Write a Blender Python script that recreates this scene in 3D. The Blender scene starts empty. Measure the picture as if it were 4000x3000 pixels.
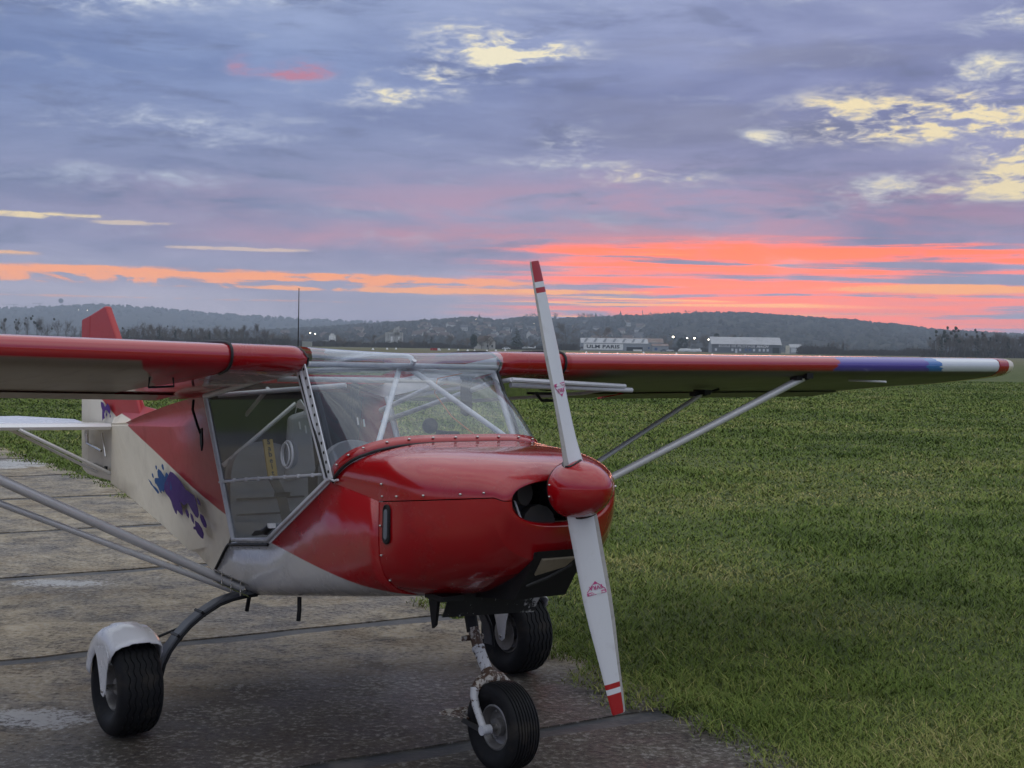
import bpy, bmesh, math, random
import numpy as np
from mathutils import Vector, Matrix, Quaternion
SC = bpy.context.scene
COL = SC.collection
R_ = math.radians

# ------------------------------------------------------------------ camera
CAM_H = 1.6956
cd = bpy.data.cameras.new('camera')
cd.sensor_width = 36.0
cd.lens = 5388.36 / 4000 * 36
cd.clip_start = 0.05
cd.clip_end = 30000
cam = bpy.data.objects.new('camera', cd)
COL.objects.link(cam)
cam.matrix_world = Matrix(((0.999877, -0.015698, 0.0, 0.0),
                           (0.000428, 0.027268, -0.999628, 0.0),
                           (0.015692, 0.999505, 0.027271, CAM_H),
                           (0, 0, 0, 1)))
SC.camera = cam

# ------------------------------------------------------------------ view
vs = SC.view_settings
vs.view_transform = 'Standard'
vs.look = 'None'
vs.exposure = 0.1
vs.gamma = 1.0
vs.use_curve_mapping = False
cy = SC.cycles
cy.max_bounces = 8
cy.diffuse_bounces = 3
cy.glossy_bounces = 4
cy.transmission_bounces = 6
cy.transparent_max_bounces = 16
cy.volume_bounces = 1
cy.caustics_reflective = False
cy.caustics_refractive = False
cy.sample_clamp_indirect = 6
cy.use_denoising = True

def lin(r, g, b):
    f = lambda c: (c / 255 / 12.92) if c / 255 <= 0.04045 else ((c / 255 + 0.055) / 1.055) ** 2.4
    return (f(r), f(g), f(b), 1.0)

# ------------------------------------------------------------------ node expressions
class NX:
    """Arithmetic on node sockets."""
    nt = None
    def __init__(s, sock): s.s = sock
    @staticmethod
    def op(kind, *a, clamp=False):
        n = NX.nt.nodes.new('ShaderNodeMath'); n.operation = kind; n.use_clamp = clamp
        for i, v in enumerate(a):
            if isinstance(v, NX): NX.nt.links.new(v.s, n.inputs[i])
            else: n.inputs[i].default_value = float(v)
        return NX(n.outputs[0])
    def __add__(s, o): return NX.op('ADD', s, o)
    __radd__ = __add__
    def __sub__(s, o): return NX.op('SUBTRACT', s, o)
    def __rsub__(s, o): return NX.op('SUBTRACT', o, s)
    def __mul__(s, o): return NX.op('MULTIPLY', s, o)
    __rmul__ = __mul__
    def __truediv__(s, o): return NX.op('DIVIDE', s, o)
    def pw(s, o): return NX.op('POWER', s, o)
    def exp(s): return NX.op('EXPONENT', s)
    def clamp(s): return NX.op('ADD', s, 0.0, clamp=True)

def nx_step(x, a, b):
    n = NX.nt.nodes.new('ShaderNodeMapRange'); n.interpolation_type = 'SMOOTHSTEP'
    n.inputs['From Min'].default_value = a; n.inputs['From Max'].default_value = b
    NX.nt.links.new(x.s, n.inputs['Value'])
    return NX(n.outputs['Result'])

def nx_gauss(x, c, w):
    d = (x - c) / w
    return (d * d * -1.0).exp()

def nx_vec(x, y, z):
    n = NX.nt.nodes.new('ShaderNodeCombineXYZ')
    for i, v in enumerate((x, y, z)):
        if isinstance(v, NX): NX.nt.links.new(v.s, n.inputs[i])
        else: n.inputs[i].default_value = v
    return n.outputs[0]

def nx_noise(vec, scale, detail=5, rough=0.55, dist=0.0):
    n = NX.nt.nodes.new('ShaderNodeTexNoise')
    n.inputs['Scale'].default_value = scale; n.inputs['Detail'].default_value = detail
    n.inputs['Roughness'].default_value = rough; n.inputs['Distortion'].default_value = dist
    if vec is not None: NX.nt.links.new(vec, n.inputs['Vector'])
    return NX(n.outputs[0])

def nx_mix(fac, a, b, blend='MIX'):
    n = NX.nt.nodes.new('ShaderNodeMix'); n.data_type = 'RGBA'; n.blend_type = blend
    n.clamp_factor = True
    if isinstance(fac, NX): NX.nt.links.new(fac.s, n.inputs[0])
    else: n.inputs[0].default_value = fac
    for i, v in ((6, a), (7, b)):
        if isinstance(v, tuple): n.inputs[i].default_value = v
        else: NX.nt.links.new(v, n.inputs[i])
    return n.outputs[2]

def nx_ramp(x, stops, interp='EASE'):
    n = NX.nt.nodes.new('ShaderNodeValToRGB'); cr = n.color_ramp; cr.interpolation = interp
    while len(cr.elements) < len(stops): cr.elements.new(0.5)
    for e, (p, c) in zip(cr.elements, stops): e.position = p; e.color = c
    NX.nt.links.new(x.s, n.inputs[0])
    return n.outputs[0]

# ------------------------------------------------------------------ world: sunset cloud deck over the Nishita sky
SUN_AZ, SUN_EL = 0.14, R_(2.0)
world = bpy.data.worlds.new('World'); SC.world = world; world.use_nodes = True
nt = world.node_tree; nt.nodes.clear(); NX.nt = nt
tc = nt.nodes.new('ShaderNodeTexCoord')
sep = nt.nodes.new('ShaderNodeSeparateXYZ'); nt.links.new(tc.outputs['Generated'], sep.inputs[0])
X, Y, Z = (NX(sep.outputs[i]) for i in range(3))
az = NX.op('ARCTAN2', X, Y)
el = NX.op('ARCSINE', Z)
# the deck from the horizon to the zenith
base = nx_ramp((el / 1.6).clamp(), [
    (0.0, lin(170, 158, 172)), (0.020, lin(168, 160, 178)), (0.045, lin(147, 150, 184)),
    (0.080, lin(131, 142, 181)), (0.12, lin(119, 138, 184)), (0.19, lin(172, 186, 218)),
    (0.36, lin(238, 244, 252)), (1.0, (1.22, 1.27, 1.32, 1))], 'LINEAR')
nA = nx_noise(nx_vec(X * 3.2, Y * 3.2, Z * 15.0), 1.0, 6, 0.55, 0.6)
nB = nx_noise(nx_vec(X * 9.0 + 3.1, Y * 9.0, Z * 48.0), 1.0, 8, 0.62, 0.4)
nC = nx_noise(nx_vec(X * 4.0, Y * 4.0 + 7.7, Z * 150.0), 1.0, 6, 0.6, 0.5)
nD = nx_noise(nx_vec(X * 26.0, Y * 26.0 + 1.7, Z * 95.0), 1.0, 7, 0.6, 0.8)
nE = nx_noise(nx_vec(X * 60.0, Y * 60.0 + 5.5, Z * 170.0), 1.0, 6, 0.65, 0.8)
nF = nx_noise(nx_vec(X * 14.0, Y * 14.0 + 8.8, Z * 62.0), 1.0, 7, 0.60, 0.5)
rag = (nF - 0.5) * 2.6 + (nD - 0.5) * 2.6 + (nE - 0.5) * 1.9           # torn cloud edges
# lavender and mauve towards the sunset side
warm = nx_step(az, -0.30, 0.30) * nx_gauss(az, 0.45, 0.9) * nx_step(el, 0.6, 0.1)
col = nx_mix(warm * 0.55, base, lin(141, 137, 178))
# light and dark billows of the deck
billow = nx_step(nA * 0.6 + nB * 0.4, 0.36, 0.66)
col = nx_mix(0.85, col, nx_mix(billow, (0.66, 0.70, 0.80, 1), (1.30, 1.27, 1.20, 1)), 'MULTIPLY')
grey = nx_step(nx_noise(nx_vec(X * 5.0, Y * 5.0 + 4.0, Z * 26.0), 1.0, 5, 0.5, 0.3), 0.50, 0.68) * nx_step(az, -0.2, 0.3)
col = nx_mix(grey * 0.45, col, lin(126, 128, 150))
def band(c, w): return nx_gauss(el, c, w)
# rose wash over the lower clouds
rose = nx_gauss(az, 0.12, 0.30) * band(0.098, 0.022) * nx_step(nB, 0.34, 0.62)
col = nx_mix(rose * 0.55, col, lin(214, 130, 150))
rose2 = nx_gauss(az, 0.02, 0.17) * band(0.075, 0.010) * nx_step(nB, 0.36, 0.6)
col = nx_mix(rose2 * 0.6, col, lin(226, 124, 130))
rose3 = nx_gauss(az, -0.11, 0.11) * band(0.074, 0.006) * nx_step(nC, 0.35, 0.6)
col = nx_mix(rose3 * 0.4, col, lin(198, 140, 160))
# red fire above the ridge
fire_el = nx_gauss(el, 0.066, 0.0115) + nx_gauss(el, 0.044, 0.012) * 0.9 + nx_gauss(el, 0.022, 0.013) * 1.1
fire_az = nx_gauss(az, 0.135, 0.135) + nx_gauss(az, 0.33, 0.15) * 0.75
fire = (fire_az * fire_el * ((nC - 0.5) * 4.6 + (nB - 0.5) * 1.8 + (nF - 0.5) * 0.8 + 0.66)).clamp()
col = nx_mix(nx_step(fire, 0.06, 0.72), col, (1.75, 0.20, 0.0, 1))
veil = nx_step(nC, 0.50, 0.66) * nx_gauss(az, 0.24, 0.2) * nx_step(el, 0.07, 0.02) * nx_step(el, 0.006, 0.018)
col = nx_mix(veil * 0.72, col, lin(176, 138, 148))
# thin yellow streaks inside the fire
streak = nx_step(nx_noise(nx_vec(X * 5.0, Y * 5.0 + 2.2, Z * 330.0), 1.0, 5, 0.55, 0.8), 0.545, 0.66)
sm = (nx_gauss(az, 0.12, 0.10) * nx_gauss(el, 0.0275, 0.0100) * 2.6 + nx_gauss(az, 0.13, 0.05) * nx_gauss(el, 0.064, 0.006) * 0.8).clamp()
col = nx_mix(streak * sm, col, (1.7, 0.60, 0.05, 1))
# long orange openings
def slit(a0, aw, e0, ew, c, amount, tilt=0.0, lo=0.30, hi=0.50):
    global col
    m = nx_gauss(az, a0, aw) * nx_gauss(el + az * tilt, e0, ew)
    m = nx_step(m * ((nC - 0.5) * 3.2 + (nF - 0.5) * 1.8 + (nD - 0.5) * 2.6 + 0.78), 0.24, 0.62)
    col = nx_mix(m * amount, col, c)
slit(-0.28, 0.24, 0.0450, 0.0062, (1.2, 0.37, 0.06, 1), 0.95, 0.0)
slit(-0.10, 0.14, 0.0450, 0.0040, (1.2, 0.36, 0.05, 1), 0.95, 0.01)
slit(-0.08, 0.20, 0.0390, 0.0024, (1.25, 0.42, 0.05, 1), 0.9, 0.0)
slit(0.05, 0.05, 0.0400, 0.0022, (1.3, 0.48, 0.06, 1), 0.9, 0.0)
slit(0.31, 0.09, 0.0440, 0.0036, (1.25, 0.44, 0.05, 1), 0.95, 0.0)
slit(-0.37, 0.05, 0.0585, 0.0022, lin(255, 190, 120), 0.8, 0.0)
slit(-0.26, 0.16, 0.0300, 0.0012, lin(240, 160, 124), 0.6, 0.0)
slit(-0.33, 0.055, 0.0848, 0.0027, lin(250, 226, 176), 1.0, 0.0)
slit(-0.27, 0.03, 0.0820, 0.0020, lin(240, 214, 180), 0.7, 0.0)
slit(-0.19, 0.06, 0.0660, 0.0016, lin(236, 204, 176), 0.7, 0.0)
# torn openings with pale cream sky behind
# faint pale thinning all over the deck
thin = nx_step(nF * 0.55 + nD * 0.45, 0.53, 0.70)
col = nx_mix(thin * nx_step(el, 0.03, 0.07) * 0.30, col, lin(190, 198, 216))
dark = nx_step(nF * -0.55 - nB * 0.45, -0.46, -0.36)
col = nx_mix(dark * nx_step(el, 0.03, 0.07) * 0.40, col, lin(98, 108, 142))
FIELDS = {}
def tear(px, py, wx, wy, amount=1.0, c='cream', *_):
    """an opening in the deck: all openings of one tint add up to a field that the cloud texture then tears"""
    a0 = math.atan((px - 2000) / 5388.0); e0 = (1353 + 0.0157 * (px - 2000) - py) / 5388.0
    m = nx_gauss(az, a0, wx * 1.45 / 5388.0) * nx_gauss(el, e0, wy * 1.5 / 5388.0) * amount
    FIELDS[c] = FIELDS[c] + m if c in FIELDS else m
def open_sky(c, pale, bright, gain=1.0):
    global col
    S = FIELDS[c]; f = S * (rag * 0.95 + 0.66 * gain) + rag * 0.03
    col = nx_mix(nx_step(f, 0.06, 0.55) * 0.55, col, pale)
    col = nx_mix(nx_step(f, 0.36, 0.95), col, bright)
tear(1830, 205, 190, 75, 1.0, 'cream')
tear(2120, 225, 130, 32, 0.9, 'cream')
tear(1960, 265, 70, 40, 0.9, 'cream')
tear(1470, 392, 150, 30, 1.0, 'cream')
tear(1740, 345, 60, 30, 0.6, 'cream')
tear(1600, 310, 140, 22, 0.5, 'cream')
tear(860, 535, 330, 50, 0.45, 'pale')
tear(420, 500, 230, 60, 0.25, 'pale')
tear(420, 725, 420, 40, 0.4, 'pale')
tear(150, -10, 520, 90, 1.0, 'pale')
tear(560, 30, 120, 30, 0.8, 'pale')
tear(1100, 0, 260, 45, 0.6, 'pale')
tear(2540, 690, 190, 34, 0.95, 'gold')
tear(2220, 565, 110, 40, 0.75, 'cream')
tear(2150, 655, 160, 28, 0.6, 'cream')
tear(2970, 560, 90, 36, 0.8, 'cream')
tear(3270, 465, 150, 55, 0.85, 'gold')
tear(3350, 560, 210, 32, 0.8, 'gold')
tear(3620, 505, 200, 60, 1.0, 'gold')
tear(3900, 500, 180, 62, 1.0, 'gold')
tear(3960, 640, 130, 60, 1.0, 'gold')
tear(3985, 730, 90, 50, 1.0, 'gold')
tear(3700, 770, 340, 34, 0.9, 'gold')
tear(3450, 760, 90, 45, 0.8, 'cream')
tear(3850, 320, 150, 26, 0.7, 'cream')
tear(3850, 390, 170, 34, 0.7, 'cream')
tear(3980, 160, 90, 40, 0.8, 'cream')
tear(3800, 180, 60, 30, 0.4, 'cream')
tear(3120, 30, 120, 30, 0.5, 'cream')
tear(2300, 40, 300, 60, 0.25, 'pale')
tear(1190, 300, 80, 26, 0.9, 'pink')
tear(1100, 322, 100, 14, 0.8, 'pink')
tear(915, 290, 40, 40, 0.6, 'pink')
open_sky('pale', lin(186, 196, 218), lin(226, 231, 234))
open_sky('pink', lin(160, 144, 182), lin(190, 128, 154), 0.75)
open_sky('cream', lin(196, 202, 216), lin(248, 238, 206), 0.72)
open_sky('gold', lin(204, 202, 206), lin(252, 233, 186), 0.58)
sky = nt.nodes.new('ShaderNodeTexSky'); sky.sky_type = 'NISHITA'; sky.sun_disc = False
sky.sun_elevation = SUN_EL; sky.sun_rotation = SUN_AZ
bg1 = nt.nodes.new('ShaderNodeBackground'); bg1.inputs[1].default_value = 0.05
nt.links.new(sky.outputs[0], bg1.inputs[0])
bg2 = nt.nodes.new('ShaderNodeBackground'); bg2.inputs[1].default_value = 1.0
nt.links.new(col, bg2.inputs[0])
# the light that reaches the airfield through the evening haze is stronger at its source
nt.links.new((nx_step(el, 0.12, -0.02).pw(1.6) * 1.15 + 1.0).s, bg2.inputs[1])
mx = nt.nodes.new('ShaderNodeMixShader'); mx.inputs[0].default_value = 0.96      # cloud cover
nt.links.new(bg1.outputs[0], mx.inputs[1]); nt.links.new(bg2.outputs[0], mx.inputs[2])
wo = nt.nodes.new('ShaderNodeOutputWorld'); nt.links.new(mx.outputs[0], wo.inputs[0])

# ------------------------------------------------------------------ sun: almost set, behind the clouds
sl = bpy.data.lights.new('sun', 'SUN'); sl.energy = 0.22; sl.angle = R_(14); sl.color = (1.0, 0.42, 0.24)
sun = bpy.data.objects.new('sun', sl); COL.objects.link(sun)
sd = Vector((math.sin(SUN_AZ) * math.cos(SUN_EL), math.cos(SUN_AZ) * math.cos(SUN_EL), math.sin(SUN_EL)))
sun.rotation_euler = (-sd).to_track_quat('-Z', 'Y').to_euler()
sun.location = (200, 1400, 60)
# ------------------------------------------------------------------ mesh helpers
def link(o, parent=None):
    COL.objects.link(o)
    if parent is not None: o.parent = parent
    return o

def mesh_obj(name, verts, faces, mat, parent=None, smooth=False, mids=None):
    me = bpy.data.meshes.new(name)
    me.from_pydata([tuple(v) for v in verts], [], faces)
    for m in (mat if isinstance(mat, (list, tuple)) else [mat]): me.materials.append(m)
    if smooth: me.polygons.foreach_set('use_smooth', [True] * len(me.polygons))
    if mids is not None: me.polygons.foreach_set('material_index', mids)
    me.update()
    return link(bpy.data.objects.new(name, me), parent)

def empty(name, label, cat, group=None, loc=(0, 0, 0)):
    o = bpy.data.objects.new(name, None); o.location = loc; o.empty_display_size = 0.2
    tag(o, label, cat, group)
    return link(o)

def tag(o, label=None, cat=None, group=None, kind=None):
    if label: o['label'] = label
    if cat: o['category'] = cat
    if group: o['group'] = group
    if kind: o['kind'] = kind
    return o

class G:
    """Collects shapes, then links them as ONE mesh object."""
    def __init__(s): s.v = []; s.f = []; s.m = []
    def add(s, v, f, mi=0):
        n = len(s.v); s.v += [tuple(p) for p in v]
        s.f += [tuple(i + n for i in q) for q in f]; s.m += [mi] * len(f)
        return s
    def box(s, c, d, mi=0, rot=None):
        x, y, z = (k / 2 for k in d)
        p = [Vector(q) for q in ((-x, -y, -z), (x, -y, -z), (x, y, -z), (-x, y, -z), (-x, -y, z), (x, -y, z), (x, y, z), (-x, y, z))]
        if rot is not None: p = [rot @ q for q in p]
        p = [q + Vector(c) for q in p]
        return s.add(p, [(3, 2, 1, 0), (4, 5, 6, 7), (0, 1, 5, 4), (1, 2, 6, 5), (2, 3, 7, 6), (3, 0, 4, 7)], mi)
    def tube(s, pts, r, seg=10, mi=0, cap=True, closed=False):
        pts = [Vector(p) for p in pts]; n = len(pts)
        rs = r if isinstance(r, (list, tuple)) else [r] * n
        rings = []; prev = None
        for i, p in enumerate(pts):
            a = pts[(i - 1) % n] if (i > 0 or closed) else p
            b = pts[(i + 1) % n] if (i < n - 1 or closed) else p
            t = (b - a).normalized()
            if prev is None:
                ref = Vector((0, 0, 1)) if abs(t.z) < 0.9 else Vector((1, 0, 0))
                u = t.cross(ref).normalized()
            else:
                u = (prev - t * prev.dot(t)).normalized()
            prev = u; w = t.cross(u)
            rings.append([p + (u * math.cos(k * 2 * math.pi / seg) + w * math.sin(k * 2 * math.pi / seg)) * rs[i] for k in range(seg)])
        return s.loft(rings, mi, cap and not closed, loop=closed)
    def loft(s, rings, mi=0, cap=False, loop=False, ring_closed=True):
        k = len(rings[0]); v = [p for r in rings for p in r]; f = []
        n = len(rings)
        for i in range(n if loop else n - 1):
            j = (i + 1) % n
            for q in range(k if ring_closed else k - 1):
                q2 = (q + 1) % k
                f.append((i * k + q, i * k + q2, j * k + q2, j * k + q))
        if cap:
            f.append(tuple(range(k - 1, -1, -1))); f.append(tuple(range((n - 1) * k, n * k)))
        return s.add(v, f, mi)
    def plate(s, poly, off, mi=0):
        """a flat polygon given thickness along the vector off"""
        o = Vector(off); a = [Vector(p) for p in poly]; n = len(a)
        v = [p - o / 2 for p in a] + [p + o / 2 for p in a]
        f = [tuple(range(n - 1, -1, -1)), tuple(range(n, 2 * n))]
        f += [(i, (i + 1) % n, (i + 1) % n + n, i + n) for i in range(n)]
        return s.add(v, f, mi)
    def sphere(s, c, r, mi=0, u=10, w=6, sc=(1, 1, 1)):
        rings = []
        for i in range(w + 1):
            a = math.pi * i / w
            rr = max(math.sin(a), 1e-3) * r
            rings.append([Vector(c) + Vector((math.cos(2 * math.pi * k / u) * rr * sc[0], math.sin(2 * math.pi * k / u) * rr * sc[1], math.cos(a) * r * sc[2])) for k in range(u)])
        return s.loft(rings, mi)
    def build(s, name, mat, parent=None, smooth=False):
        me = bpy.data.meshes.new(name)
        me.from_pydata(s.v, [], s.f)
        for m in (mat if isinstance(mat, (list, tuple)) else [mat]): me.materials.append(m)
        me.polygons.foreach_set('material_index', s.m)
        if smooth:
            me.polygons.foreach_set('use_smooth', [True] * len(me.polygons))
            me.set_sharp_from_angle(angle=R_(42))
        me.update()
        return link(bpy.data.objects.new(name, me), parent)

def recalc(o):
    bm = bmesh.new(); bm.from_mesh(o.data); bmesh.ops.recalc_face_normals(bm, faces=bm.faces); bm.to_mesh(o.data); bm.free(); o.data.update()
    return o

def text_mesh(name, body, size, mat, parent=None, depth=0.01, bold=0.0, shear=0.0, align='LEFT', stretch=1.0):
    cu = bpy.data.curves.new(name, 'FONT'); cu.body = body; cu.size = size; cu.extrude = depth; cu.offset = bold
    cu.shear = shear; cu.align_x = align; cu.resolution_u = 3; cu.space_character = 1.06
    t = bpy.data.objects.new(name, cu)
    COL.objects.link(t)
    dg = bpy.context.evaluated_depsgraph_get()
    me = bpy.data.meshes.new_from_object(t.evaluated_get(dg))
    bpy.data.objects.remove(t)
    me.name = name; me.materials.clear(); me.materials.append(mat)
    if stretch != 1.0: me.transform(Matrix.Diagonal((stretch, 1, 1, 1)))
    return link(bpy.data.objects.new(name, me), parent)

# ------------------------------------------------------------------ materials
def new_mat(name):
    m = bpy.data.materials.new(name); m.use_nodes = True
    nt = m.node_tree; nt.nodes.clear(); NX.nt = nt
    b = nt.nodes.new('ShaderNodeBsdfPrincipled'); o = nt.nodes.new('ShaderNodeOutputMaterial')
    nt.links.new(b.outputs[0], o.inputs[0])
    return m, nt, b

def obj_xyz():
    t = NX.nt.nodes.new('ShaderNodeTexCoord')
    s = NX.nt.nodes.new('ShaderNodeSeparateXYZ'); NX.nt.links.new(t.outputs['Object'], s.inputs[0])
    return t.outputs['Object'], NX(s.outputs[0]), NX(s.outputs[1]), NX(s.outputs[2])

def set_bump(b, h, strength, dist=0.01):
    n = NX.nt.nodes.new('ShaderNodeBump'); n.inputs['Strength'].default_value = strength; n.inputs['Distance'].default_value = dist
    NX.nt.links.new(h.s, n.inputs['Height']); NX.nt.links.new(n.outputs[0], b.inputs['Normal'])

def setc(b, key, v):
    if isinstance(v, NX): NX.nt.links.new(v.s, b.inputs[key])
    elif isinstance(v, (tuple, float, int)): b.inputs[key].default_value = v
    else: NX.nt.links.new(v, b.inputs[key])

def paint(name, rgb, rough=0.3, coat=0.0, dirt=0.12, metal=0.0, grain=8.0, dirt_rgb=(0.10, 0.085, 0.065, 1), bump=0.0, bscale=30, spec=0.5):
    m, nt, b = new_mat(name)
    co, x, y, z = obj_xyz()
    n1 = nx_noise(co, grain, 6, 0.6); n2 = nx_noise(co, grain * 7, 4, 0.6)
    c = tuple(rgb) + (1.0,)
    d = nx_step(n1 * 0.65 + n2 * 0.35, 0.46, 0.74)
    setc(b, 'Base Color', nx_mix(d * dirt, c, dirt_rgb))
    setc(b, 'Roughness', (n1 - 0.5) * 0.25 + rough + d * dirt * 0.4)
    b.inputs['Metallic'].default_value = metal
    b.inputs['Specular IOR Level'].default_value = spec
    b.inputs['Coat Weight'].default_value = coat; b.inputs['Coat Roughness'].default_value = 0.06
    if coat > 0.85: b.inputs['Coat IOR'].default_value = 1.5
    if bump: set_bump(b, nx_noise(co, bscale, 5, 0.6), bump, 0.004)
    return m

RED = (0.37, 0.003, 0.007)
IVORY = (0.80, 0.72, 0.57)
WHITE = (0.80, 0.80, 0.80)
PURPLE = (0.055, 0.012, 0.15)
BLUE = (0.008, 0.07, 0.22)
M = {}
M['red'] = paint('red_gelcoat', RED, 0.22, 0.9, 0.22, spec=0.4, bump=0.05, bscale=6, dirt_rgb=(0.22, 0.02, 0.02, 1))
M['white'] = paint('white_paint', (0.86, 0.86, 0.86), 0.25, 0.5, 0.08)
M['white_tube'] = paint('white_tube_paint', (0.66, 0.67, 0.70), 0.35, 0.2, 0.25, grain=14)
M['cream'] = paint('cream_tip', IVORY, 0.35, 0.3, 0.2)
M['alu'] = paint('brushed_aluminium', (0.74, 0.73, 0.71), 0.34, 0.2, 0.12, metal=0.2)
M['steel'] = paint('screw_steel', (0.6, 0.58, 0.55), 0.25, 0, 0.2, metal=1.0)
M['black'] = paint('black_plastic', (0.010, 0.010, 0.011), 0.5, 0, 0.2, spec=0.3)
M['trim'] = paint('black_trim', (0.008, 0.008, 0.009), 0.5, 0, 0.1)
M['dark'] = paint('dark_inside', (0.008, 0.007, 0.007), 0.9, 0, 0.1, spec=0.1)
M['engine'] = paint('engine_metal', (0.05, 0.05, 0.05), 0.6, 0, 0.5, metal=0.4, grain=20)
M['grey_fabric'] = paint('grey_seat_fabric', (0.30, 0.31, 0.33), 0.9, 0, 0.3, bump=0.4, bscale=180)
M['light_fabric'] = paint('pale_seat_fabric', (0.42, 0.42, 0.43), 0.9, 0, 0.2, bump=0.4, bscale=180)
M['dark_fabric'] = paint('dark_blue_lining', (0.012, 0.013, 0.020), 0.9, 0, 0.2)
M['belt'] = paint('black_webbing', (0.03, 0.03, 0.032), 0.8, 0, 0.2)
M['yellow'] = paint('yellow_pad', (0.62, 0.43, 0.10), 0.7, 0, 0.15)
M['ink'] = paint('dark_print', (0.03, 0.03, 0.03), 0.7, 0, 0)
M['dash'] = paint('grey_glareshield', (0.16, 0.17, 0.19), 0.75, 0, 0.2)
M['purple'] = paint('purple_vinyl', PURPLE, 0.6, 0.0, 0.1, spec=0.25)
M['blue'] = paint('blue_vinyl', BLUE, 0.6, 0.0, 0.1, spec=0.25)
M['pink'] = paint('pink_print', (0.55, 0.06, 0.22), 0.5, 0, 0.1)
M['leaf'] = paint('leaf_spring', (0.085, 0.09, 0.10), 0.45, 0, 0.3)
M['tan'] = paint('radiator_fins', (0.26, 0.22, 0.15), 0.6, 0, 0.4, grain=40)
M['orange'] = paint('orange_cable', (0.6, 0.2, 0.05), 0.6, 0, 0.1)
M['signal'] = paint('red_lamp_glass', (0.6, 0.03, 0.02), 0.2, 0.5, 0.0)

def chipped(name, top, under, amount, scale):
    m, nt, b = new_mat(name)
    co, x, y, z = obj_xyz()
    n = nx_noise(co, scale, 7, 0.68); n2 = nx_noise(co, scale * 0.22, 4, 0.5)
    k = nx_step(n * 0.75 + n2 * 0.35, amount, amount + 0.05)
    setc(b, 'Base Color', nx_mix(k, top, under)); b.inputs['Roughness'].default_value = 0.6
    set_bump(b, k * -1.0, 0.3, 0.002)
    return m
M['rusty'] = chipped('chipped_white_leg', (0.60, 0.60, 0.60, 1), (0.07, 0.035, 0.02, 1), 0.585, 55)
M['rusty2'] = chipped('very_rusty_crown', (0.50, 0.46, 0.40, 1), (0.09, 0.05, 0.03, 1), 0.52, 60)
def chipped_plate():
    m, nt, b = new_mat('chipped_black_plate')
    co, x, y, z = obj_xyz()
    n = nx_noise(co, 38, 8, 0.72)
    k = nx_step(n + nx_step(y, 0.05, 0.26) * 0.16, 0.62, 0.66)
    setc(b, 'Base Color', nx_mix(k, (0.012, 0.012, 0.013, 1), (0.42, 0.42, 0.42, 1))); b.inputs['Roughness'].default_value = 0.6
    return m
M['chip_plate'] = chipped_plate()

def rubber():
    m, nt, b = new_mat('tyre_rubber')
    co, x, y, z = obj_xyz()
    n = nx_noise(co, 9, 7, 0.65); n2 = nx_noise(co, 60, 4, 0.6)
    setc(b, 'Base Color', nx_mix(nx_step(n, 0.5, 0.72) * 0.55, (0.009, 0.009, 0.010, 1), (0.055, 0.046, 0.035, 1)))
    setc(b, 'Roughness', n * 0.35 + 0.50); b.inputs['Specular IOR Level'].default_value = 0.28
    set_bump(b, n2, 0.35, 0.003)
    return m
M['rubber'] = rubber()
M['rim'] = paint('rim_metal', (0.30, 0.29, 0.28), 0.45, 0, 0.6, metal=0.7, grain=16)

def plexi(name, haze, tint, gl=1.0, f0=0.06):
    m = bpy.data.materials.new(name); m.use_nodes = True
    nt = m.node_tree; nt.nodes.clear(); NX.nt = nt
    o = nt.nodes.new('ShaderNodeOutputMaterial')
    tr = nt.nodes.new('ShaderNodeBsdfTransparent'); tr.inputs[0].default_value = tint
    gs = nt.nodes.new('ShaderNodeBsdfGlossy'); gs.inputs[0].default_value = (gl, gl, gl, 1); gs.inputs['Roughness'].default_value = 0.05
    df = nt.nodes.new('ShaderNodeBsdfDiffuse'); df.inputs[0].default_value = (0.62, 0.72, 0.86, 1)
    co, x, y, z = obj_xyz()
    hz = nx_noise(co, 3.0, 6, 0.6) * haze * 1.6 + haze * 0.2
    m1 = nt.nodes.new('ShaderNodeMixShader'); nt.links.new(hz.s, m1.inputs[0])
    nt.links.new(tr.outputs[0], m1.inputs[1]); nt.links.new(df.outputs[0], m1.inputs[2])
    lw = nt.nodes.new('ShaderNodeLayerWeight'); lw.inputs[0].default_value = 0.5; fr = NX(lw.outputs['Facing']).pw(5.0) * 0.94 + f0
    m2 = nt.nodes.new('ShaderNodeMixShader'); nt.links.new(fr.s, m2.inputs[0])
    nt.links.new(m1.outputs[0], m2.inputs[1]); nt.links.new(gs.outputs[0], m2.inputs[2])
    nt.links.new(m2.outputs[0], o.inputs[0])
    return m
M['screen'] = plexi('windscreen_plexi', 0.10, (0.94, 0.96, 0.97, 1), 0.95, 0.09)
M['roofglass'] = plexi('roof_plexi', 0.22, (0.92, 0.95, 0.97, 1), 1.0, 0.17)
M['doorglass'] = plexi('door_plexi', 0.008, (0.80, 0.82, 0.83, 1))
M['lens'] = plexi('clear_cap', 0.03, (0.95, 0.95, 0.95, 1))

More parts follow.
